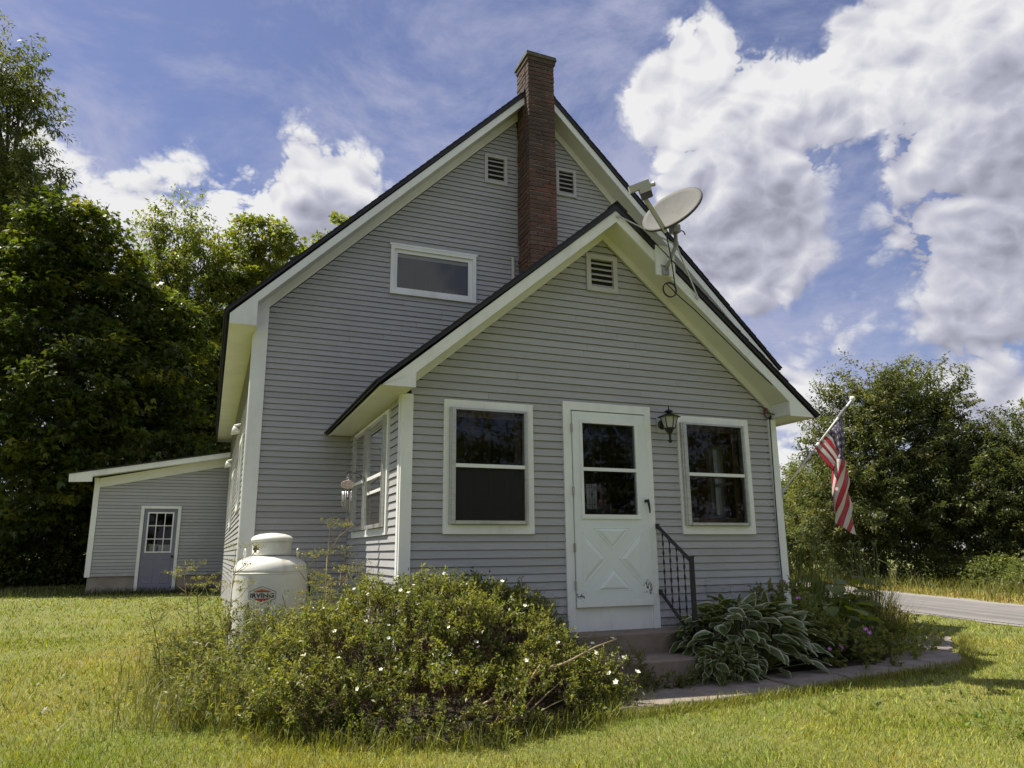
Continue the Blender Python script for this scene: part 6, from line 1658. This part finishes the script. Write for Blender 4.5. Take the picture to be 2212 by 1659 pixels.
strap_clump('tall_grass', 'drooping brownish grass tuft near the end of the walk', (3.70, .0), 260, .80, .008, 536, ((.16, .16, .06), (.27, .23, .09)), .65, 6)
strap_clump('tall_grass', 'tall grass stalks standing before the road, middle of the bed', (3.55, .9), 170, 1.2, .009, 537, ((.14, .17, .045), (.23, .24, .075)), .35, 10)
strap_clump('tall_grass', 'thin tall stalks rising at the corner board', (2.65, .8), 60, 1.0, .007, 538, ((.08, .10, .03), (.13, .14, .045)), .25, 6)
strap_clump('tall_grass', 'low spreading grass tuft at the edge of the walk', (3.0, -.45), 160, .38, .007, 539, ((.09, .11, .035), (.15, .145, .05)), .9, 0)
# broad-leaved plants
def broadleaf(label, base, n, size, h, seed, col=((.14, .19, .040), (.24, .28, .06)), spread=.42):
    r = np.random.default_rng(seed); bz = float(gz(*base)); root = thing('broadleaf_plant', (base[0], base[1], bz), label, 'plant'); st = MB()
    for k in range(n):
        a = r.uniform(0, 6.28); rr_ = spread * math.sqrt(r.random()); p = Vector((base[0] + rr_ * math.cos(a), base[1] + rr_ * math.sin(a), bz + h * r.uniform(.35, 1.0)))
        out = Vector((math.cos(a), math.sin(a), 0)); d = (out + Vector((0, -.3, r.uniform(-.3, .35)))).normalized(); nz = (Vector((0, 0, 1)) + out * .4 + Vector((r.normal(0, .25), -.2 + r.normal(0, .25), 0))).normalized(); y = nz.cross(d).normalized(); nz = d.cross(y); s = size * r.uniform(.6, 1.2)
        V = []; F = []; c = lerpc(col[0], col[1], np.array([r.random()]))[0]
        for i in range(6):
            u = i / 5; w = .42 * math.sin(math.pi * min(1, u * .92 + .08)) ** .7
            for v in (-1, 0, 1): V.append(p + d * (u * s) + y * (v * w * s) + nz * ((.10 * abs(v) - .35 * u * u) * s))
            if i: F += [((i - 1) * 3 + j, (i - 1) * 3 + j + 1, i * 3 + j + 1, i * 3 + j) for j in (0, 1)]
        o = mesh_obj('leaf', V, F, 'foliage', root, True); ca = o.data.color_attributes.new('Col', 'FLOAT_COLOR', 'POINT')
        ca.data.foreach_set('color', np.tile(np.array([*c, 1], np.float32), len(V)))
        st.tube([(base[0], base[1], bz), p], [.006, .004], 4, False)
    st.build('stem_clump', 'weed_stem', root)
broadleaf('broad dark leaves in the middle of the right bed', (2.85, .0), 34, .25, .70, 541)
broadleaf('broad glossy leaves behind the daylilies toward the road', (3.35, .45), 36, .27, .78, 542)
broadleaf('bright yellow-green broad leaves at the back of the right bed', (3.95, .95), 30, .24, .80, 543, ((.13, .16, .03), (.20, .22, .05)))
broadleaf('pale broad leaves among the grass at the bed end', (4.3, .6), 22, .16, .48, 544, ((.09, .12, .03), (.15, .17, .045)))
ew = shrub('bed_edge_weeds', 'low green weeds spilling over the inner edge of the walk', 'weeds', [(3.0, -.62, -.60, .5, .22, .16), (3.6, -.22, -.58, .4, .3, .26), (4.1, .25, -.56, .4, .4, .28), (4.55, .55, -.60, .35, .3, .16), (3.9, .75, -.55, .4, .4, .30), (2.6, -.1, -.5, .3, .3, .26), (3.3, .6, -.55, .4, .5, .26), (4.2, 1.1, -.55, .4, .5, .30)], 520, 20, .045, .018, ((.16, .20, .05), (.29, .31, .09)), 551, .12, 300)[0]
wk = shrub('step_weeds', 'pale grassy weeds along the front of the steps', 'weeds', [(-.15, -1.05, -.62, .35, .10, .10), (.25, -1.02, -.62, .25, .08, .08), (-.45, -1.0, -.6, .2, .15, .14)], 90, 14, .05, .016, ((.12, .14, .05), (.19, .20, .075)), 552, .12)[0]
# young plants on the verge and mushrooming white umbels on it
leafy_stems('verge_weed', 'pale tall weed standing just right of the grey stake', 'plant', [(float(at(1995, 1200, 22.5).x), float(at(1995, 1200, 22.5).y), 1.0, 0, 0), (float(at(2010, 1200, 22.5).x), float(at(2010, 1200, 22.5).y), .8, .1, 0)], 561, L=.22, Wd=.06, col=((.10, .13, .045), (.15, .17, .06)), gap=.10)
